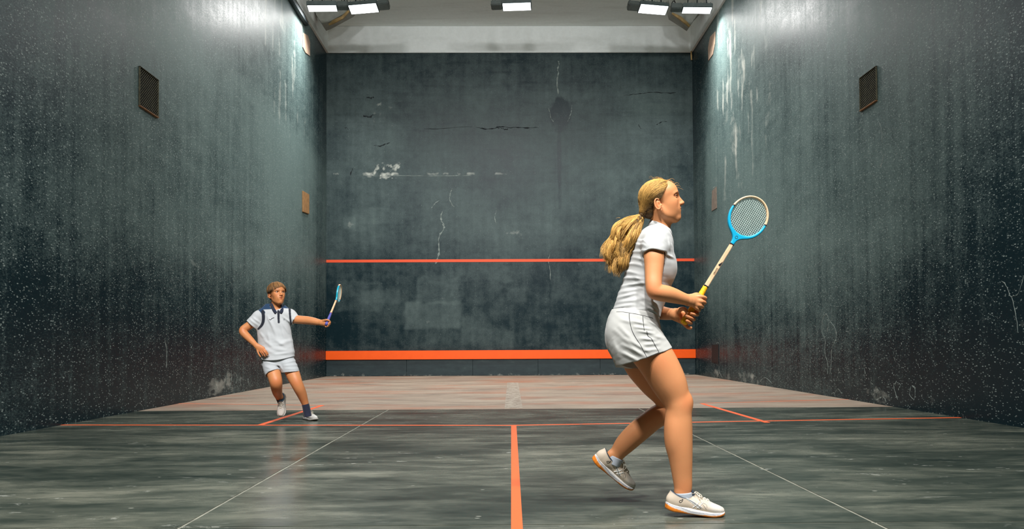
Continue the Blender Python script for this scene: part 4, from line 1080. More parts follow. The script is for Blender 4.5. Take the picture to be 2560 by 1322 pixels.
# ---- polo shirt
sl_n = Chain(rows([(1642, 598, 3.46, 24, .9), (1638, 606, 3.385, 30, .9), (1636, 626, 3.357, 30.5, 1.0), (1636, 650, 3.345, 29, 1.0)]))
sl_n_in = Chain(rows([(1636, 612, 3.365, 25.5, 1.0), (1636, 650, 3.345, 26.6, 1.0), (1636, 690, 3.33, 26.5, 1.0)]))
sl_f = Chain(rows([(1640, 598, 3.55, 26, .9), (1634, 610, 3.62, 29, .95), (1628, 645, 3.665, 28, 1.0)]))
bust = [Ell(U(1658, 668, YC+s*.065), (.056, .058, .060)) for s in (-1, 1)]
fw = Folds(3.40, [(1566, 672, 1600, 690, 5, .006), (1562, 690, 1606, 700, 4.5, .006), (1568, 650, 1608, 668, 4.5, .005), (1586, 640, 1610, 655, 4, .005), (1560, 712, 1612, 708, 4.5, .006), (1556, 728, 1600, 722, 5, .006),
    (1552, 742, 1590, 733, 4, .005), (1548, 755, 1600, 748, 5, .005), (1600, 742, 1645, 764, 5, .007), (1612, 756, 1650, 776, 4.5, .007), (1620, 772, 1648, 786, 4, .006), (1600, 760, 1640, 782, 4, .005), (1540, 768, 1580, 762, 5, .006),
    (1590, 600, 1608, 622, 4, .005), (1600, 596, 1612, 618, 3.5, .004), (1668, 600, 1672, 632, 4, .005), (1676, 606, 1680, 636, 3.5, .005), (1660, 640, 1684, 646, 4, .006), (1580, 620, 1606, 632, 4, .004), (1640, 720, 1664, 736, 5, .005),
    (1570, 776, 1620, 772, 4, .004), (1585, 690, 1610, 716, 5, .004)])
hemc = Plane(U(1590, 787, YC), U(1590, 795, YC)-U(1593, 775, YC)+np.array([.002, 0, 0]))
coll_cut = Chain(rows([(1636, 600, YC, 20, 1.0), (1652, 570, YC, 27.5, 1.05), (1664, 540, YC, 40, 1.0)]))
def shirt_w(p):
    d = torso(p)
    for b in bust: d = smin(d, b(p), .05)
    s = smin(smin(sl_n(p), 9+0*p[:, 0], .01), sl_f(p), .01)
    # sleeve mouth of the near arm: cut square to the arm, hollow inside
    A = U(1636, 632, 3.35); ax = U(1637.5, 660, 3.34)-A
    s = smax(s, ((p-A)@ax/np.linalg.norm(ax)) - .004*np.sin((p[:, 0]-A[0])*60), .004)
    d = smin(d, s, .022)
    d = d-fw(p)-.0012*soft_wave(p, 60, 5, (.4, .2, 1))
    # flared, loose hem
    d = smax(d, hemc(p), .004)
    d = np.maximum(d, -np.maximum(sl_n_in(p), -((p-A)@ax/np.linalg.norm(ax))-.03))
    d = smax(d, -np.maximum(torso_in(p)-.004, U(1590, 768, YC)[2]*0-(p-U(1590, 772, YC))@hemc.n), .003)
    return smax(d, -coll_cut(p), .004)
V, F = isosurface(shirt_w, (U(1515, 700, 3.3)[0], 3.27, U(1590, 812, 3.4)[2]), (U(1705, 700, 3.3)[0], 3.76, U(1650, 545, 3.4)[2]), .0035)
shirt = part('polo_shirt', raw_mesh(V, F), M_SHIRTW, woman)
# collar: a folded band round the neck, open at the front
def ribbon_ring(c, R1, R2, tilt, h0, h1, a0, a1, th, mat, flare=.008, n=40):
    """band standing round an axis; c centre, (R1 x, R2 y) radii, tilt = slope of its plane in x"""
    V = []; Fc = []
    A = np.linspace(a0, a1, n)
    for i, t in enumerate(A):
        for (dr, dz) in ((0, h1), (flare, h0), (flare-th, h0), (-th, h1)):
            V.append((c[0]+(R1+dr)*math.cos(t), c[1]+(R2+dr)*math.sin(t), c[2]+dz+tilt*(R1+dr)*math.cos(t)))
    for i in range(n-1):
        for k in range(4): Fc.append((i*4+k, i*4+(k+1) % 4, (i+1)*4+(k+1) % 4, (i+1)*4+k))
    Fc += [(0, 1, 2, 3), ((n-1)*4+3, (n-1)*4+2, (n-1)*4+1, (n-1)*4)]
    bm = bmesh.new(); bm.from_mesh(mesh(V, Fc)); bmesh.ops.recalc_face_normals(bm, faces=bm.faces); return bm_mesh(bm)
cc = U(1651, 571, YC)
part('collar', ribbon_ring(cc, .050, .056, -.50, -.020, .012, .30, 2*math.pi-.30, .004, None, .010), M_SHIRTW, shirt, True)
# printed letters low between the shoulder blades, buttons on the placket
def on_surface(f, px, py, y0, y1, n=260):
    P = np.array([U(px, py, y) for y in np.linspace(y0, y1, n)]); d = f(P); k = int(np.argmax(d < 0))
    return P[k] if d[k] < 0 else P[-1]
def trace(f, pts, y0, y1, r, m=8, lift=.0006, nseg=6):
    Q = catmull(np.array([(a, b, 0) for a, b in pts], float), m)
    P = [on_surface(f, q[0], q[1], y0, y1) for q in Q]
    P = np.array(P); P[1:-1] = (P[:-2]+2*P[1:-1]+P[2:])/4; P[:, 1] -= lift
    return tube(P, r, nseg)
g = []
for (x, y) in ((1585.5, 609.5), (1588.5, 610), (1584, 612.8), (1587, 613.3), (1583, 616.6), (1585.6, 617.8)):
    g += [trace(shirt_w, ((x-1.1, y-.9), (x+1.1, y-.7)), 3.25, 3.6, .0007, 2), trace(shirt_w, ((x-.8, y+.7), (x+1.0, y+.9)), 3.25, 3.6, .0007, 2), trace(shirt_w, ((x-1.0, y-.9), (x-1.0, y+.9)), 3.25, 3.6, .0007, 2)]
part('back_print', join_geo(g), M_BLACKP, shirt)

# ---- shorts
pel = Chain(rows([(1589, 772, YC, 53, 1.42), (1587, 792, YC, 58, 1.46), (1582, 815, YC, 65, 1.42), (1581, 840, YC, 67, 1.36), (1585, 860, YC, 62, 1.38)]))
lg_n = Chain(rows([(1582, 838, 3.43, 66, .78), (1594, 862, 3.415, 69, .75), (1611, 893, 3.41, 72, .72), (1632, 930, 3.405, 74, .70)]))
lg_n_in = Chain(rows([(1602, 876, 3.415, 61, .76), (1611, 893, 3.41, 68.0, .70), (1640, 944, 3.405, 70, .69)]))
lg_f = Chain(rows([(1577, 840, 3.575, 61, .80), (1585, 865, 3.588, 60, .78), (1594, 893, 3.59, 60, .76), (1605, 925, 3.59, 60, .76)]))
lg_f_in = Chain(rows([(1590, 880, 3.59, 50, .76), (1595, 895, 3.59, 56, .72), (1606, 930, 3.59, 56, .72)]))
fs = Folds(3.40, [(1545, 818, 1580, 858, 6, .006), (1535, 826, 1590, 884, 6, .005), (1560, 848, 1612, 878, 5, .006), (1552, 862, 1606, 890, 5, .006), (1548, 880, 1590, 902, 5, .006), (1574, 803, 1606, 811, 4, .005), (1580, 818, 1622, 824, 4, .006),
    (1586, 828, 1630, 834, 4, .006), (1592, 846, 1632, 850, 4.5, .006), (1600, 862, 1640, 858, 4.5, .005), (1612, 800, 1640, 816, 4, .005), (1620, 838, 1655, 846, 5, .005), (1530, 850, 1542, 890, 6, .004), (1600, 876, 1640, 872, 4, .004), (1550, 800, 1575, 806, 5, .003)])
hb, hf = U(1541, 915, 3.41), U(1679, 869.5, 3.41)
hn = np.cross(hf-hb, np.array([0, 1.0, 0])); hn = hn/np.linalg.norm(hn); hn = hn if hn[2] < 0 else -hn
hem_n = Plane((hb+hf)/2, hn); hem_f = Plane(U(1595, 902, 3.59), hn+np.array([0, 0, -.1]))
def shorts_w(p):
    d = pel(p)
    a = smax(lg_n(p), hem_n(p)+.010*np.sin(np.clip((p[:, 0]-hb[0])/(hf[0]-hb[0]), 0, 1)*np.pi)*0, .004); b = smax(lg_f(p), hem_f(p), .004)
    d = smin(d, np.minimum(a, b), .03)
    d = d-fs(p)-.0010*soft_wave(p, 55, 9, (.6, .2, .8))
    d = np.maximum(d, -np.maximum(lg_n_in(p), -hem_n(p)-.035)); d = np.maximum(d, -np.maximum(lg_f_in(p), -hem_f(p)-.035))
    top = Plane(U(1590, 779, YC), (U(1592, 770, YC)-U(1588, 792, YC)))
    return smax(d, top(p), .006)
V, F = isosurface(shorts_w, (U(1500, 850, 3.3)[0], 3.24, U(1600, 925, 3.3)[2]), (U(1700, 850, 3.3)[0], 3.78, U(1600, 770, 3.4)[2]), .0034)
shorts = part('shorts', raw_mesh(V, F), M_SHORTW, woman)
pip = [trace(shorts_w, ((1573, 783), (1574, 800), (1579, 823), (1588, 842), (1602, 864), (1617, 893)), 3.2, 3.6, .0015), trace(shorts_w, ((1607, 789), (1608, 805), (1610.5, 826)), 3.2, 3.6, .0015),
       trace(shorts_w, ((1617, 828), (1620, 840), (1628, 846), (1636, 860), (1647, 880)), 3.2, 3.6, .0015), trace(shorts_w, ((1617, 893.5), (1632, 887), (1648, 880.5)), 3.2, 3.6, .0011)]
part('piping', join_geo(pip), M_PIPE_SHADOW, shorts, True)
wb = [trace(lambda p: np.minimum(shirt_w(p), shorts_w(p)), ((1541, 779.5), (1556, 779.5), (1573, 782), (1592, 785), (1608, 788.5), (1622, 792), (1632, 795)), 3.2, 3.6, .0011)]  # gap shadow under the shirt hem, drawn as a thin dark line
part('hem_shadow_line', join_geo(wb), M_PIPE_SHADOW, shorts, True)

# ---- socks and shoes
def ring_sock(rws, mat, root, grow=1.12):
    f = Chain(rows([(a, b, c, d*grow, e) for a, b, c, d, e in rws])); P = f.P; m = .06
    A, B = P[0], P[-1]; ax = (B-A)/np.linalg.norm(B-A)
    g_ = lambda p: smax(smax(f(p), -((p-A)@ax), .004), ((p-B)@ax), .004)-.0006*np.sin(((p-A)@ax)*1400)*0
    V, F = isosurface(g_, P.min(0)-m, P.max(0)+m, .0028); return part('sock', raw_mesh(V, F), mat, root)
ring_sock([(1707.5, 1230, 3.40, 21.5, .80), (1708, 1240, 3.40, 21.5, .80), (1709, 1254, 3.40, 21, .80)], M_SOCKG, woman, 1.08)
ring_sock([(1540, 1141, 3.653, 18.5, .82), (1536, 1148, 3.655, 19, .82), (1530, 1160, 3.655, 18, .80)], M_SOCKG, woman, 1.08)
CREAM, WHT, GRY, GUM, NAVY = srgb(206, 190, 170), srgb(212, 210, 206), srgb(120, 128, 150), srgb(232, 132, 34), srgb(22, 44, 62)
shoe1.build(woman, CREAM, WHT, GRY, GUM, NAVY, 'cream running shoe planted in front')
shoe2.build(woman, CREAM, WHT, GRY, GUM, NAVY, 'cream running shoe lifted behind, heel up')

# ---- hair: cap, strands drawn back into a tail, loose ends
HC_C = np.array((-.003, 0, .028)); HC_R = np.array((.0885, .0785, .0755))
KN = hd.loc(U(1606, 537, 3.49)[None])[0]
HLZ = [-.06, -.03, -.004, .001, .010, .030, .050, .070, .085, .10]; HLX = [-.034, -.028, -.022, .008, .014, .026, .040, .056, .069, .080]
def hairline(q): return q[:, 0]-np.interp(q[:, 2], HLZ, HLX)      # positive where the face and ear stay free
capE = Ell(HC_C, HC_R, pad=.3); tailE = Chain([(*(HC_C+np.array((-.048, 0, -.045))), .040, .050), (*KN, .018, .022)], sub=1, pad=.3)
napeE = Ell((-.045, 0, -.045), (.030, .046, .034), pad=.3)
def cap_w(p):
    q = hd.loc(p); d = smin(smin(capE(q), tailE(q), .03), napeE(q), .02); d = smax(d, hairline(q), .005)
    return (d+.0004*np.sin(q[:, 1]*330+q[:, 0]*60)*np.sin(q[:, 2]*210+q[:, 0]*140))*hd.k
V, F = isosurface(cap_w, hd.o-.15, hd.o+.15, .0028)
me = raw_mesh(V, F); q = hd.loc(V); sh_ = np.clip(.06+4.0*np.clip(q[:, 2]-.03, 0, .08), .04, .35); paint(me, np.repeat(sh_[:, None], 3, 1))
hair = part('hair', me, M_HAIRW, woman)
r = np.random.default_rng(5)
def strands_mesh(L, n=5):
    Vs = []; Fs = []; T = []; o = 0
    for P, rad, tone in L:
        v, f = tube(P, rad, n, True); Vs.append(v); Fs += [tuple(i+o for i in q_) for q_ in f]; o += len(v); T.append(np.full(len(v), tone))
    me = mesh(np.concatenate(Vs), Fs); paint(me, np.repeat(np.concatenate(T)[:, None], 3, 1)); me.polygons.foreach_set('use_smooth', np.ones(len(me.polygons), bool)); return me
S = []
for i in range(1500):
    # start on the hairline or the crown, run back over the skull to the knot
    z = float(np.interp(r.random(), [0, .25, 1], [-.05, .0, .100])); side = 1 if r.random() < .45 else -1
    hx = float(np.interp(z, HLZ, HLX)) - (r.uniform(0, .06) if r.random() < .55 else 0)
    kk = ((hx-HC_C[0])/HC_R[0])**2+((z-HC_C[2])/HC_R[2])**2
    e = np.array([hx, side*HC_R[1]*math.sqrt(max(1-kk, 0)) if kk < 1 else r.uniform(-.02, .02), z])
    if i % 2:
        n_ = r.normal(0, 1, 3); n_[0] = -abs(n_[0])*.9+.35; n_[2] = abs(n_[2])*.9-.1; n_ /= np.linalg.norm(n_); e = HC_C+HC_R*n_
        if e[0] > np.interp(e[2], HLZ, HLX)-.004: continue
    P = []; sag = r.uniform(.6, 1.2); lift = r.uniform(1.000, 1.022)
    for t in np.linspace(0, 1, 11):
        p = e*(1-t)+KN*t; p[2] += .030*sag*math.sin(t*math.pi)*float(np.clip(e[2]/.05, .1, 1)); p[1] += .012*math.sin(t*math.pi)*np.sign(e[1])
        k = np.linalg.norm((p-HC_C)/HC_R)
        if t < .72: p = HC_C+(p-HC_C)*(lift/k)
        P.append(p)
    P = catmull(np.array(P), 2); rad = np.interp(np.linspace(0, 1, len(P)), [0, .1, .8, 1], [.0003, .0011, .0011, .0008])*r.uniform(.5, 1.2)
    tone = float(np.clip(np.interp(e[2], [-.02, .02, .05, .09], [.08, .20, .50, .62])*r.uniform(.3, 1.6), .02, 1)); S.append((hd.world(P), rad*hd.k, tone))
def push_out(S, f, lift=.0008):
    """lay strands on the hair volume where they would sink into it"""
    n = [len(p[0]) for p in S]; P = np.concatenate([p[0] for p in S])
    for k in range(6):
        d = f(P); G = np.stack([f(P+np.eye(3)[c]*.001)-d for c in range(3)], -1)/.001; g2 = (G*G).sum(1)[:, None]+1e-3
        P = P+np.where((d < lift)[:, None], G/g2*np.clip(lift-d, 0, .004)[:, None]*.9, 0)
    return [(q, a[1], a[2]) for q, a in zip(np.split(P, np.cumsum(n)[:-1]), S)]
S = push_out(S, lambda p: np.where(np.abs(hairline(hd.loc(p))) < .004, .01, cap_w(p)))
so = part('hair_strand', strands_mesh(S, 4), M_HAIRW, hair); so['kind'] = 'stuff'
S = []
outer = np.array([(1606, 535), (1588, 539), (1562, 549), (1538, 568), (1524, 594), (1511, 622), (1507, 645), (1514, 662)], float)
inner = np.array([(1611, 541), (1607, 560), (1599, 586), (1588, 612), (1577, 638), (1567, 660), (1558, 678), (1550, 694)], float)
for c in range(58):
    sc_ = (c+.5)/58+r.normal(0, .03); dyc = r.uniform(-.045, .035); Lc = r.uniform(.74, 1.0); ph = r.uniform(0, 6.28); fr = r.uniform(10, 19); am = r.uniform(2.5, 7.5); ofc = r.normal(0, 3.5)
    tc = float(np.clip(r.normal(.80, .2)-.42*(sc_ > .6)*r.random()-.55*(r.random() < .2), .05, 1.0))
    for k_ in range(22):
        s_ = float(np.clip(sc_+r.normal(0, .026), -.06, 1.04)); L = float(np.clip(Lc+r.normal(0, .04), .5, 1.0))
        path = outer*(1-s_)+inner*s_; path = path+np.array([(0, 9*math.sin(np.clip(s_, 0, 1)*math.pi)*k/7) for k in range(8)])
        path = catmull(path, 4); m = max(8, int(len(path)*L)); path = path[:m]; t = np.linspace(0, L, m)
        T = np.gradient(path, axis=0); T /= np.linalg.norm(T, axis=1)[:, None]; Nn = np.stack([-T[:, 1], T[:, 0]], 1)
        wv = np.sin(t*fr+ph+r.normal(0, .15))*am*np.clip(t*1.8, 0, 1)+(ofc+r.normal(0, 2.0))*np.clip(t*1.6, 0, 1)
        path = path+Nn*wv[:, None]
        P = np.array([U(a, b, 3.485+dyc*min(1, t[k]*2.5+.12)+r.normal(0, .0006)+.012*math.cos(t[k]*fr+ph)*min(1, t[k]*2)) for k, (a, b) in enumerate(path)])
        rad = np.interp(np.linspace(0, 1, m), [0, .1, .6, 1], [.0010, .0013, .0013, .0002])*r.uniform(.45, 1.25)
        S.append((P, rad, float(np.clip(tc*r.uniform(.45, 1.35), .03, 1.0))))
pony = part('ponytail', strands_mesh(S, 4), M_HAIRW, hair); pony['kind'] = 'stuff'
core = Chain(rows([(1606, 537, 3.49, 8, 1.0), (1592, 556, 3.49, 13, 1.1), (1572, 582, 3.49, 18, .9), (1556, 612, 3.49, 20, .8), (1547, 640, 3.49, 17, .7), (1546, 660, 3.49, 8, .7)]))
V, F = isosurface(lambda p: core(p)+.003*np.sin(p[:, 0]*260+p[:, 2]*120), core.lo-.02, core.hi+.02, .005)
me = raw_mesh(V, F); paint(me, np.full((len(V), 3), .10)); part('ponytail_core', me, M_HAIRW, hair)
v = [(hd.world([KN+np.array((.006*math.cos(t)*.4, .016*math.cos(t), .016*math.sin(t))) for t in np.linspace(0, 6.3, 18)]), .0038, .0)]
part('hair_tie', strands_mesh(v, 6), M_HAIRW, hair)
S = []
for i in range(60):                                                   # loose fine hairs blown about the crown and brow
    a = r.random(); e = np.array((.080-.10*a, r.uniform(-.03, .04), 0)); kk = ((e[0]-HC_C[0])/HC_R[0])**2+(e[1]/HC_R[1])**2
    e[2] = HC_C[2]+HC_R[2]*math.sqrt(max(0, 1-kk)); w0 = hd.world(e)
    ln = r.uniform(.015, .05); up = r.uniform(.0, .5); dr = (1 if a < .4 else -1)*r.uniform(.4, 1)
    P = [w0+np.array((dr*ln*t, 0, up*ln*math.sin(t*2.2)-(.25*ln*t*t if a < .4 else .1*ln*t*t))) for t in np.linspace(-.25, 1, 8)]
    S.append((np.array(P), np.linspace(.0007, .00025, 8), r.uniform(.5, 1)))
for i in range(30):
    st = np.array((1600+r.uniform(-60, 4), 545+r.uniform(-4, 40))); ang = r.uniform(2.2, 4.2); ln = r.uniform(8, 20)
    P = [U(st[0]+ln*t*math.cos(ang+t), st[1]-ln*t*math.sin(ang+t)*.6, 3.46) for t in np.linspace(0, 1, 7)]
    S.append((np.array(P), np.linspace(.0008, .0003, 7), r.uniform(.5, 1)))
lo_ = part('loose_hair', strands_mesh(S, 4), M_HAIRW, hair); lo_['kind'] = 'stuff'
# thin bracelet on the near wrist
br = [U(1720+3.2*math.cos(t)*.6-2*math.sin(t), 757.5+0*math.cos(t)+14.5*math.sin(t)-7, 3.366+.021*math.cos(t)) for t in np.linspace(0, 6.283, 25)]
part('bracelet', join_geo([tube(br, .0011, 5)]), simple('copper_thread', srgb(190, 120, 70), .4, .6), woman)

racket(U(1707.5, 809, YH), U(1905, 487, YH+.02)-U(1707.5, 809, YH), (0.03, -1, 0), srgb(20, 164, 206), srgb(246, 186, 16), 'blue and pale wood racket with yellow grip, held by the woman', True, group=None)
# ------------------------------------------------------------------ the boy, facing right of the camera, arm stretched out
YO = 7.45
boy = empty('person', tuple(UF(775, 1050)))
tag(boy, 'boy in white polo with navy shoulders and white shorts, arm stretched to the right', 'person')
th = math.radians(42); pt = math.radians(6)
hb_ = Head(U(691.5, 735, YO-.02), (math.sin(th), -math.cos(th), math.sin(pt)), (-math.sin(pt)*math.sin(th), math.sin(pt)*math.cos(th), 1), 1.01, False, -.012, .86)
tb = [(694, 914, YO, 45.5, .66), (692.5, 893, YO, 43.5, .63), (689, 868, YO, 42.5, .59), (686, 842, YO, 41.5, .56), (685, 817, YO, 41, .56), (686, 799, YO, 40, .55), (687, 786, YO, 35, .56), (690, 776, YO, 20, .85)]
torso_b = Chain(rows(tb)); torso_bi = Chain(rows([(a, b, c, d-9, e) for a, b, c, d, e in tb[2:]]))
neck_b = Chain(rows([(689, 782, YO, 14, 1.0), (690.5, 770, YO, 12.5, 1.0), (692, 757, YO-.01, 12.5, 1.0), (692, 748, YO-.01, 13, 1.0)]))
# his right arm, bent, hand in front of the hip
armR = Chain(rows([(656, 788, YO, 13, 1.0), (642, 800, YO-.005, 11.5, 1.0), (622, 814, YO-.02, 10.2, 1.0), (609, 823, YO-.035, 9.6, 1.0), (608, 830, YO-.045, 9.6, 1.0), (615, 838, YO-.055, 9.4, 1.0), (627, 850, YO-.085, 8.0, 1.0), (638, 861, YO-.115, 6.4, .85), (643, 866, YO-.125, 6.6, .8)]), sub=5)
F2 = lambda L: Chain([(*U(a, b, y), r_, r_) for a, b, y, r_ in L], sub=3, pad=.03)
y1 = YO-.125
handR = Chain(rows([(641, 864, y1, 6.6, .75), (648, 869, y1-.005, 8.2, .50), (655, 873, y1-.005, 8.2, .45)]), pad=.04)
fingR = [F2([(657, 869, y1-.008, .0095), (663, 875, y1-.02, .0088), (668, 881, y1-.012, .0080), (670.5, 886, y1-.004, .0070)]),
         F2([(656, 872, y1-.010, .0095), (661, 879, y1-.024, .0088), (665, 884, y1-.016, .0080), (667, 889, y1-.008, .0070)]),
         F2([(653, 875, y1-.008, .0090), (657, 881, y1-.020, .0084), (660, 886, y1-.014, .0076), (662.5, 890.5, y1-.008, .0066)]),
         F2([(649, 876, y1-.004, .0085), (652.5, 881, y1-.014, .0078), (655, 885, y1-.010, .0070), (657, 889, y1-.006, .0062)]),
         F2([(643, 868, y1+.000, .0100), (643.5, 876, y1-.010, .0092), (646.5, 884, y1-.014, .0082), (651, 891.5, y1-.012, .0068)])]
# his left arm, straight out to the racket
armL = Chain(rows([(720, 785, YO, 12.5, 1.0), (738, 797, YO-.01, 11, 1.0), (755, 799.5, YO-.02, 10.4, 1.0), (769, 800.5, YO-.03, 10.2, 1.0), (785, 803, YO-.05, 9.2, 1.0), (798, 805.5, YO-.07, 7.6, .9), (806, 806.5, YO-.08, 7.0, .85)]), sub=5)
y2 = YO-.09
handL = Chain(rows([(804, 806.5, y2+.005, 7.0, .85), (811, 806.5, y2, 8.6, .75), (815, 807, y2+.004, 8.6, .75)]), pad=.04)
fingL = [F2([(809, 801.5, y2-.02, .0105), (816, 799.5, y2-.03, .0100), (822, 801, y2-.024, .0092), (826, 805.5, y2-.010, .0082)]),
         F2([(814, 802, y2+.022, .0095), (822, 803.5, y2+.026, .0095), (826, 806.5, y2-.002, .0086), (821.5, 807.5, y2-.030, .0080)]),
         F2([(813, 806, y2+.022, .0095), (821, 808, y2+.024, .0095), (824.5, 810, y2-.004, .0086), (820.5, 811, y2-.032, .0080)]),
         F2([(811, 810, y2+.020, .0092), (818, 812, y2+.020, .0092), (822, 813.5, y2-.008, .0082), (818.5, 815, y2-.032, .0076)]),
         F2([(809, 813, y2+.014, .0085), (815, 815.5, y2+.012, .0085), (818, 816.5, y2-.012, .0076), (814, 816.5, y2-.030, .0070)])]
legR = Chain(rows([(676, 897, YO, 17, .95), (681, 922, YO-.04, 17, .98), (686.5, 941, YO-.08, 16.6, 1.0), (690, 956, YO-.10, 15.4, 1.0), (691.5, 970, YO-.04, 13.6, 1.0), (694, 982, YO+.05, 11.5, 1.0), (698.5, 994, YO+.12, 8.6, .95), (702, 1002, YO+.15, 7.6, .95)]), sub=10)
legL = Chain(rows([(714, 897, YO, 17, .95), (726, 920, YO-.02, 17.2, .98), (733.5, 938, YO-.04, 16.8, 1.0), (741, 956, YO-.06, 14.6, 1.0), (747.5, 970, YO-.05, 13.6, 1.0), (754, 984, YO-.02, 12.2, 1.0), (760, 1000, YO+.01, 9.8, .95), (765, 1015, YO+.03, 7.8, .95), (767, 1027, YO+.035, 7.8, 1.0)]), sub=10)
ha = UF(762, 1047.5); shL = Shoe(ha, (.66, -.75, 0), (0, 0, 1), .93)
shR = Shoe(U(708, 988, YO+.20), U(703, 1043, YO+.10)-U(708, 988, YO+.20), (.08, -1, .1), .88)
fcR = foot_chain(shR); fcL = foot_chain(shL)
def body_b(p):
    d = smin(torso_bi(p), neck_b(p), .03); d = smin(d, hb_(p), .018)
    d = smin(d, armR(p), .02); d = smin(d, armL(p), .02)
    d = smin(d, np.minimum(smin(legR(p), fcR(p), .015), smin(legL(p), fcL(p), .015)), .012)
    d = smin(d, handR(p), .008); d = smin(d, handL(p), .008)
    for L in (fingR, fingL):
        f = L[0](p)
        for g_ in L[1:]: f = smin(f, g_(p), .002)
        d = smin(d, f, .005)
    return d
kb = U(690, 780, YO)[2]
Vh, Fh = isosurface(body_b, (U(660, 740, YO)[0], YO-.17, kb), (U(735, 740, YO)[0], YO+.14, U(690, 695, YO)[2]), .0028)
Vb, Fb = isosurface(lambda p: np.maximum(body_b(p), p[:, 2]-kb-.006), (U(594, 800, YO)[0], YO-.24, .02), (U(834, 800, YO)[0], YO+.32, kb+.03), .0048, 0)
arm_z = (Vb[:, 0] < U(664, 800, YO)[0]) & (Vb[:, 2] < U(650, 858, YO)[2]) & (Vb[:, 2] > U(650, 896, YO)[2]) & (Vb[:, 1] < y1+.06) | (Vb[:, 0] > U(800, 800, YO)[0])
Vb = relax(Vb, Fb, 4, arm_z)
V, F = combine([(Vh, Fh), (Vb, Fb)])
me = raw_mesh(V, F); paint(me, skin_paint(V, hb_, [(U(690, 955, YO-.16), .08, .55), (U(741, 955, YO-.12), .07, .5), (U(607, 826, YO-.06), .05, .5), (U(660, 878, y1), .07, .5), (U(818, 806, y2), .06, .5)]))
part('body', me, M_SKINB, boy); hb_.eyes(boy, look=(1, .08, .02))

# ---- polo shirt with navy yoke, bands, collar and placket
slR = Chain(rows([(660, 790, YO, 18, 1.0), (650, 793, YO, 18.5, .95), (640, 803, YO-.005, 18, .95), (628, 814, YO-.015, 17.5, .95)]))
slR_in = Chain(rows([(640, 803, YO-.005, 13.5, .95), (630, 813, YO-.012, 15, .95), (618, 823, YO-.02, 15.5, .95)]))
slL = Chain(rows([(716, 785, YO, 15, 1.0), (725, 787, YO, 15.5, .95), (733, 795, YO-.008, 14, .95), (742, 804, YO-.015, 13, .95)]))
slL_in = Chain(rows([(731, 794, YO-.006, 10.5, .95), (738, 799, YO-.012, 11, .95), (752, 808, YO-.02, 11.2, .95)]))
fb = Folds(YO-.1, [(668, 790, 680, 815, 3.5, .007), (676, 800, 690, 840, 4, .007), (702, 800, 716, 830, 4, .008), (706, 792, 722, 806, 3, .007), (700, 810, 712, 850, 4, .007), (690, 850, 716, 868, 5, .009), (696, 862, 724, 850, 5, .009), (684, 872, 726, 876, 5, .008), (690, 886, 730, 880, 4, .008),
    (660, 850, 680, 866, 4, .006), (655, 870, 690, 884, 5, .006), (722, 840, 728, 880, 4, .006), (646, 830, 660, 846, 4, .006), (620, 796, 640, 812, 3, .006), (628, 792, 646, 806, 3, .006), (668, 830, 676, 862, 4, .005), (728, 796, 740, 800, 3, .006), (712, 816, 722, 842, 3.5, .006)])
AR, aR = U(629.5, 813, YO-.014), (U(621, 821, YO-.02)-U(632, 810, YO-.012)); aR = aR/np.linalg.norm(aR)
AL, aL = U(737.5, 801.5, YO-.012), (U(744, 806, YO-.016)-U(735, 800, YO-.010)); aL = aL/np.linalg.norm(aL)
hemB = lambda p: (U(693, 900, YO)[2]-p[:, 2])+.06*(p[:, 0]-U(693, 900, YO)[0])+.9*(np.abs(p[:, 0]-U(693, 900, YO)[0]))**2
ncut = Chain(rows([(689, 790, YO-.01, 12, 1.0), (690.5, 774, YO-.01, 14.5, 1.05), (693, 758, YO-.02, 19, 1.0)]))
def shirt_b(p):
    d = torso_b(p); a = smax(slR(p), (p-AR)@aR, .005); b = smax(slL(p), (p-AL)@aL, .005)
    d = smin(smin(d, a, .03), b, .03)-fb(p)-.0015*soft_wave(p, 35, 15, (.7, .2, .7))
    d = smax(d, hemB(p), .005)
    d = np.maximum(d, -np.maximum(slR_in(p), -((p-AR)@aR)-.04)); d = np.maximum(d, -np.maximum(slL_in(p), -((p-AL)@aL)-.04))
    d = np.maximum(d, -np.maximum(torso_b(p)+.012, -hemB(p)-.04))
    return smax(d, -ncut(p), .004)
V, F = isosurface(shirt_b, (U(608, 800, YO)[0], YO-.20, U(690, 922, YO)[2]), (U(752, 800, YO)[0], YO+.20, U(690, 760, YO)[2]), .0042)
def to_px(V):
    d = V-CAMP; z = d@AX_F; return np.stack([1280+F_PX*(d@AX_R)/z, 661+SHY-F_PX*(d@AX_U)/z], -1)
def band(q, pts, w):
    m = np.zeros(len(q))
    P = catmull(np.array([(a, b, 0) for a, b in pts], float), 6)[:, :2]; W_ = np.interp(np.linspace(0, 1, len(P)), np.linspace(0, 1, len(w)), w)
    for i in range(len(P)-1):
        d = P[i+1]-P[i]; t = np.clip((q-P[i])@d/(d@d+1e-9), 0, 1); e = np.linalg.norm(q-P[i]-t[:, None]*d, axis=1)
        m = np.maximum(m, 1-sstep(-.5, .5, e-W_[i]))
    return m
WC, NC = np.array(srgb(194, 197, 200)), np.array(srgb(24, 58, 92)); ND = np.array(srgb(14, 22, 38))
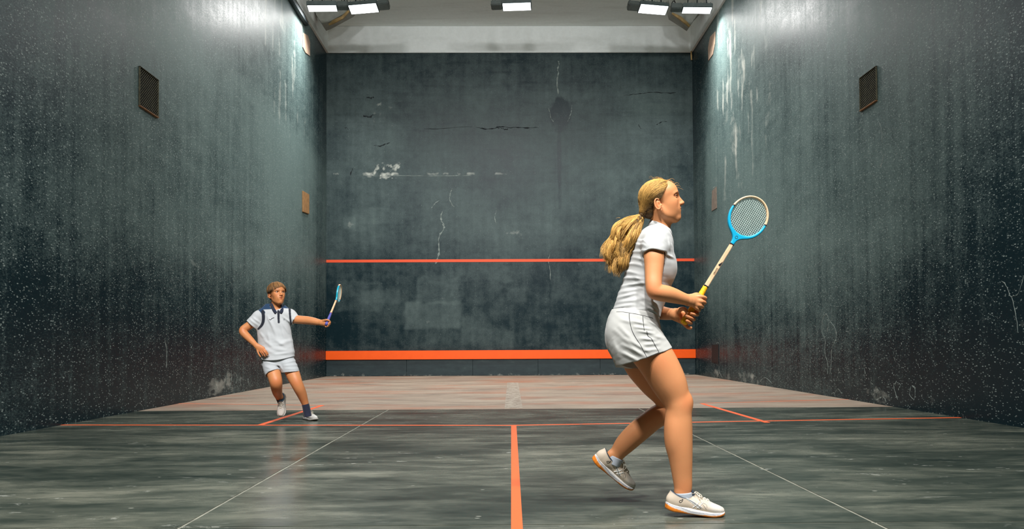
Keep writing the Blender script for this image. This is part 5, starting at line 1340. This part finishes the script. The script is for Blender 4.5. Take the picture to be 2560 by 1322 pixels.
def polo_paint(V):
    q = to_px(V)
    yl = sstep(-.6, .6, 773.2-q[:, 1]-.05*(q[:, 0]-670))*(q[:, 0] < 690)*(q[:, 0] > 645)
    yl = np.maximum(yl, band(q, ((650, 772), (654, 776), (658, 781)), (5, 5, 5)))
    yr = sstep(-.6, .6, 770.5-q[:, 1]+.06*(q[:, 0]-715))*(q[:, 0] > 690)*(q[:, 0] < 728)
    nv = np.maximum(band(q, ((657, 779), (658.5, 790), (658, 803), (654, 813), (646, 822)), (4.2, 4.0, 3.8, 3.4, 2.4)), band(q, ((724, 766), (724.5, 780), (726, 798), (728, 812), (727.5, 822)), (3.0, 2.6, 2.4, 2.2, .6)))
    pk = band(q, ((696, 778), (696.3, 790), (696.8, 805.5)), (3.2, 2.9, 2.7))*(V[:, 1] < YO)
    C = np.tile(WC, (len(V), 1))
    for m, c in ((np.maximum(yl, yr), NC), (nv, ND), (pk, ND)): C = C*(1-m[:, None])+c*m[:, None]
    return C
me = raw_mesh(V, F); paint(me, polo_paint(V)); polo = part('polo_shirt', me, M_TINTC, boy)
M_COLN = cloth_material('navy_collar', srgb(18, 30, 54))
def collar_b():
    V = []; Fc = []; n = 44; c = U(690.5, 768.5, YO-.01); A = np.linspace(-.45, math.pi+.45, n)
    for i, t in enumerate(A):
        fr = max(0, -math.sin(t)); dip = .055*fr**2.2
        for dr, dz in ((.0, .030), (.016, -.006-.010*fr), (.011, -.009-.010*fr), (-.005, .030)):
            V.append((c[0]+.002+(.058+dr)*math.cos(t), c[1]+(.060+dr)*math.sin(t)-.3*dip, c[2]+dz-dip))
    for i in range(n-1):
        for k in range(4): Fc.append((i*4+k, i*4+(k+1) % 4, (i+1)*4+(k+1) % 4, (i+1)*4+k))
    Fc += [(0, 1, 2, 3), ((n-1)*4+3, (n-1)*4+2, (n-1)*4+1, (n-1)*4)]
    bm = bmesh.new(); bm.from_mesh(mesh(V, Fc)); bmesh.ops.recalc_face_normals(bm, faces=bm.faces); return bm_mesh(bm)
part('collar', collar_b(), M_COLN, polo, True)
def flap(inn, out):
    I = catmull(np.array([(a, b, 0) for a, b in inn], float), 5)[:, :2]; O = catmull(np.array([(a, b, 0) for a, b in out], float), 5)[:, :2]; n = len(I)
    f = lambda p: np.minimum(shirt_b(p), body_b(p)); V = []
    for i in range(n):
        for k, (w, l) in enumerate(((0, .008), (.5, .013), (1, .004), (1, -.006), (0, -.006))):
            q = I[i]*(1-w)+O[i]*w; p = on_surface(f, q[0], q[1], YO-.3, YO+.05); V.append(p-np.array([0, l, 0]))
    V = np.array(V).reshape(n, 5, 3)
    for k in range(4): V[1:-1, :, 1] = (V[:-2, :, 1]+2*V[1:-1, :, 1]+V[2:, :, 1])/4
    Fc = [(i*5+k, i*5+(k+1) % 5, (i+1)*5+(k+1) % 5, (i+1)*5+k) for i in range(n-1) for k in range(5)]+[(0, 1, 2, 3, 4), tuple((n-1)*5+k for k in range(4, -1, -1))]
    bm = bmesh.new(); bm.from_mesh(mesh(V.reshape(-1, 3), Fc)); bmesh.ops.recalc_face_normals(bm, faces=bm.faces); part('collar_flap', bm_mesh(bm), M_COLN, polo, True)
flap(((677.5, 752), (682, 760), (687.5, 771), (693, 780.5)), ((674.5, 760), (678.5, 771), (683.5, 780), (687.5, 785)))
flap(((705.5, 760), (703.5, 768), (701, 775), (698.8, 780.5)), ((709, 765), (709, 773), (707.8, 780), (704.5, 784.5)))
lg = [trace(shirt_b, ((673.4, 797.5), (676.2, 799.6), (679.5, 796.0), (684.8, 794.0)), YO-.3, YO, .0030, 5, .001), trace(shirt_b, ((678.5, 797.5), (681, 795.6), (685.6, 794.2)), YO-.3, YO, .0026, 4, .001)]
part('chest_mark', join_geo(lg), M_BLACKP, polo)
cr_ = [trace(shirt_b, ((708.5, 801), (710.2, 795), (712, 801)), YO-.3, YO, .0012, 4, .001), trace(shirt_b, ((709, 799), (711.5, 799)), YO-.3, YO, .0012, 3, .001)]
part('chest_crest', join_geo(cr_), simple('grey_crest', srgb(120, 126, 134), .6), polo)

# ---- shorts, socks, shoes
pelB = Chain(rows([(694, 888, YO, 37, .58), (695, 903, YO, 40, .56), (696, 914, YO, 41, .54)]))
lgR = Chain(rows([(676, 908, YO-.015, 20, .95), (679, 922, YO-.04, 19.6, 1.0), (683.5, 936, YO-.07, 19.2, 1.0), (688, 950, YO-.09, 19, 1.0)]))
lgL = Chain(rows([(716, 908, YO-.01, 20.5, .95), (722.5, 921, YO-.025, 20.8, 1.0), (728, 934, YO-.04, 20.4, 1.0), (733, 946, YO-.05, 20.4, 1.0)]))
lgRi = Chain(rows([(683.5, 936, YO-.07, 17.0, 1.0), (688, 950, YO-.09, 17.4, 1.0)])); lgLi = Chain(rows([(726, 928, YO-.035, 18.4, 1.0), (733, 946, YO-.05, 18.8, 1.0)]))
n1_ = U(686, 945, YO-.085)-U(680, 925, YO-.05)+np.array([.01, 0, 0]); n2_ = U(727, 944, YO-.04)-U(725, 922, YO-.04)
hR = Plane(U(682.5, 932.5, YO-.07), n1_); hL = Plane(U(725, 929.5, YO-.04), n2_)
fsb = Folds(YO-.12, [(664, 905, 690, 912, 3, .006), (662, 916, 688, 924, 3, .006), (668, 926, 692, 926, 3, .005), (706, 908, 736, 900, 3, .007), (708, 914, 740, 912, 3, .006), (712, 922, 742, 922, 3, .005), (694, 912, 704, 924, 3, .006)])
def shorts_b(p):
    d = smin(smax(pelB(p), U(695, 913, YO)[2]-p[:, 2], .01), np.minimum(smax(lgR(p), hR(p), .004), smax(lgL(p), hL(p), .004)), .014)-fsb(p)-.001*soft_wave(p, 40, 19, (.7, .1, .7))
    d = np.maximum(d, -np.maximum(lgRi(p), -hR(p)-.02)); d = np.maximum(d, -np.maximum(lgLi(p), -hL(p)-.02))
    return smax(d, p[:, 2]-U(693, 884, YO)[2], .006)
V, F = isosurface(shorts_b, (U(645, 900, YO)[0], YO-.22, U(690, 952, YO)[2]), (U(756, 900, YO)[0], YO+.2, U(690, 880, YO)[2]), .0042)
part('shorts', raw_mesh(V, F), M_SHORTB, boy)
ring_sock([(697, 989.5, YO+.105, 9.3, .95), (700, 996, YO+.13, 9.0, .95), (704, 1006, YO+.165, 8.6, .95)], M_SOCKN, boy, 1.06)
ring_sock([(763.5, 1010, YO+.025, 8.6, .95), (765.5, 1018, YO+.03, 8.6, 1.0), (768, 1031, YO+.035, 9.0, 1.0), (770, 1041, YO+.03, 8.5, 1.0)], M_SOCKN, boy, 1.06)
W1, W2, G1, D1 = srgb(186, 180, 172), srgb(212, 210, 206), srgb(150, 150, 150), srgb(60, 58, 56)
shL.build(boy, W2, W2, G1, W1, srgb(70, 74, 84), 'white trainer planted on the floor', stripes=True, h=.004, strip_side=-1)
shR.build(boy, W1, W1, G1, srgb(110, 100, 92), srgb(30, 60, 78), 'white trainer lifted, toe pointing down', stripes=False, h=.004)

# ---- hair: short straight brown cut with a fringe
BC = np.array((-.003, 0, .036)); BR = np.array((.096, .085, .086))
BZ = [-.07, -.045, -.015, .004, .012, .030, .045, .060, .076, .10]; BX = [-.040, -.034, -.026, -.012, .018, .030, .042, .056, .074, .12]
bcap = Ell(BC, BR, pad=.3)
def bline(q): return q[:, 0]-np.interp(q[:, 2]+.18*np.clip(q[:, 1]-.01, 0, .05), BZ, BX)
bnape = Ell((-.040, 0, -.030), (.042, .058, .034), pad=.3)
def cap_b(p):
    q = hb_.loc(p); return smax(smin(bcap(q), bnape(q), .02), bline(q), .006)*hb_.k
V, F = isosurface(cap_b, hb_.o-.16, hb_.o+.16, .0036)
me = raw_mesh(V, F); q = hb_.loc(V); paint(me, np.repeat(np.clip(.05+3.0*np.clip(q[:, 2]-.05, 0, .08), .03, .3)[:, None], 3, 1)); hairb = part('hair', me, M_HAIRB, boy)  # lower hair darker, crown paler: shade put into the colour
r = np.random.default_rng(9); S = []
for i in range(1500):
    ang = r.uniform(-math.pi, math.pi); ang = ang+.05*math.sin(ang*9+1)+.03*math.sin(ang*17); lf = .010*math.sin(ang*7+2)+.008*math.sin(ang*13)+r.uniform(0, .012); c0 = np.array((-.035, .0, .112))
    end_x, end_y = math.cos(ang), math.sin(ang)
    ez = np.interp(abs(ang), [0, .5, 1.0, 1.5, 2.0, 2.6, 3.2], [.066, .052, .036, .014, .006, -.030, -.045])+r.normal(0, .006)+.010*math.sin(ang*3+.6)+.006*math.sin(ang*11)+r.normal(0, .004)
    e = np.array((BC[0]+BR[0]*end_x, BR[1]*end_y, ez)); t0 = r.uniform(0, .55)
    P = []
    for t in np.linspace(t0, 1.0, 9):
        p = c0*(1-t)+e*t; p = BC+(p-BC)*(1.004+max(0, lf)*math.sin(t*2.4)*1.6)/np.linalg.norm((p-BC)/BR)
        if t > .8 and abs(ang) < 1.2: p = p+np.array((.004, .010*math.sin(ang*2+.5), -.004))*(t-.8)*5
        P.append(p)
    P = catmull(np.array(P), 2)
    rad = np.interp(np.linspace(0, 1, len(P)), [0, .2, .8, 1], [.0006, .0015, .0014, .0003])*r.uniform(.6, 1.2)
    S.append((hb_.world(P), rad, float(np.clip(np.interp(P[len(P)//2][2], [.0, .045, .080, .115], [.04, .16, .62, .85])*r.uniform(.5, 1.4), .02, 1))))  # tone follows height, so the shadowed sides are painted in
so = part('hair_strand', strands_mesh(S, 4), M_HAIRB, hairb); so['kind'] = 'stuff'

# ---- his racket, seen nearly edge on, head pointing away
bt = U(815.5, 811.5, y2-.045); best = None
for yy in np.linspace(y2, y2+.7, 200):
    tp = U(853, 719.5, yy); L = abs(np.linalg.norm(tp-bt)-.689)
    if best is None or L < best[0]: best = (L, tp)
racket(bt, best[1]-bt, (.96, -.20, -.25), srgb(30, 168, 196), srgb(92, 92, 172), 'teal racket with purple grip, held out by the boy', False, srgb(206, 120, 70))
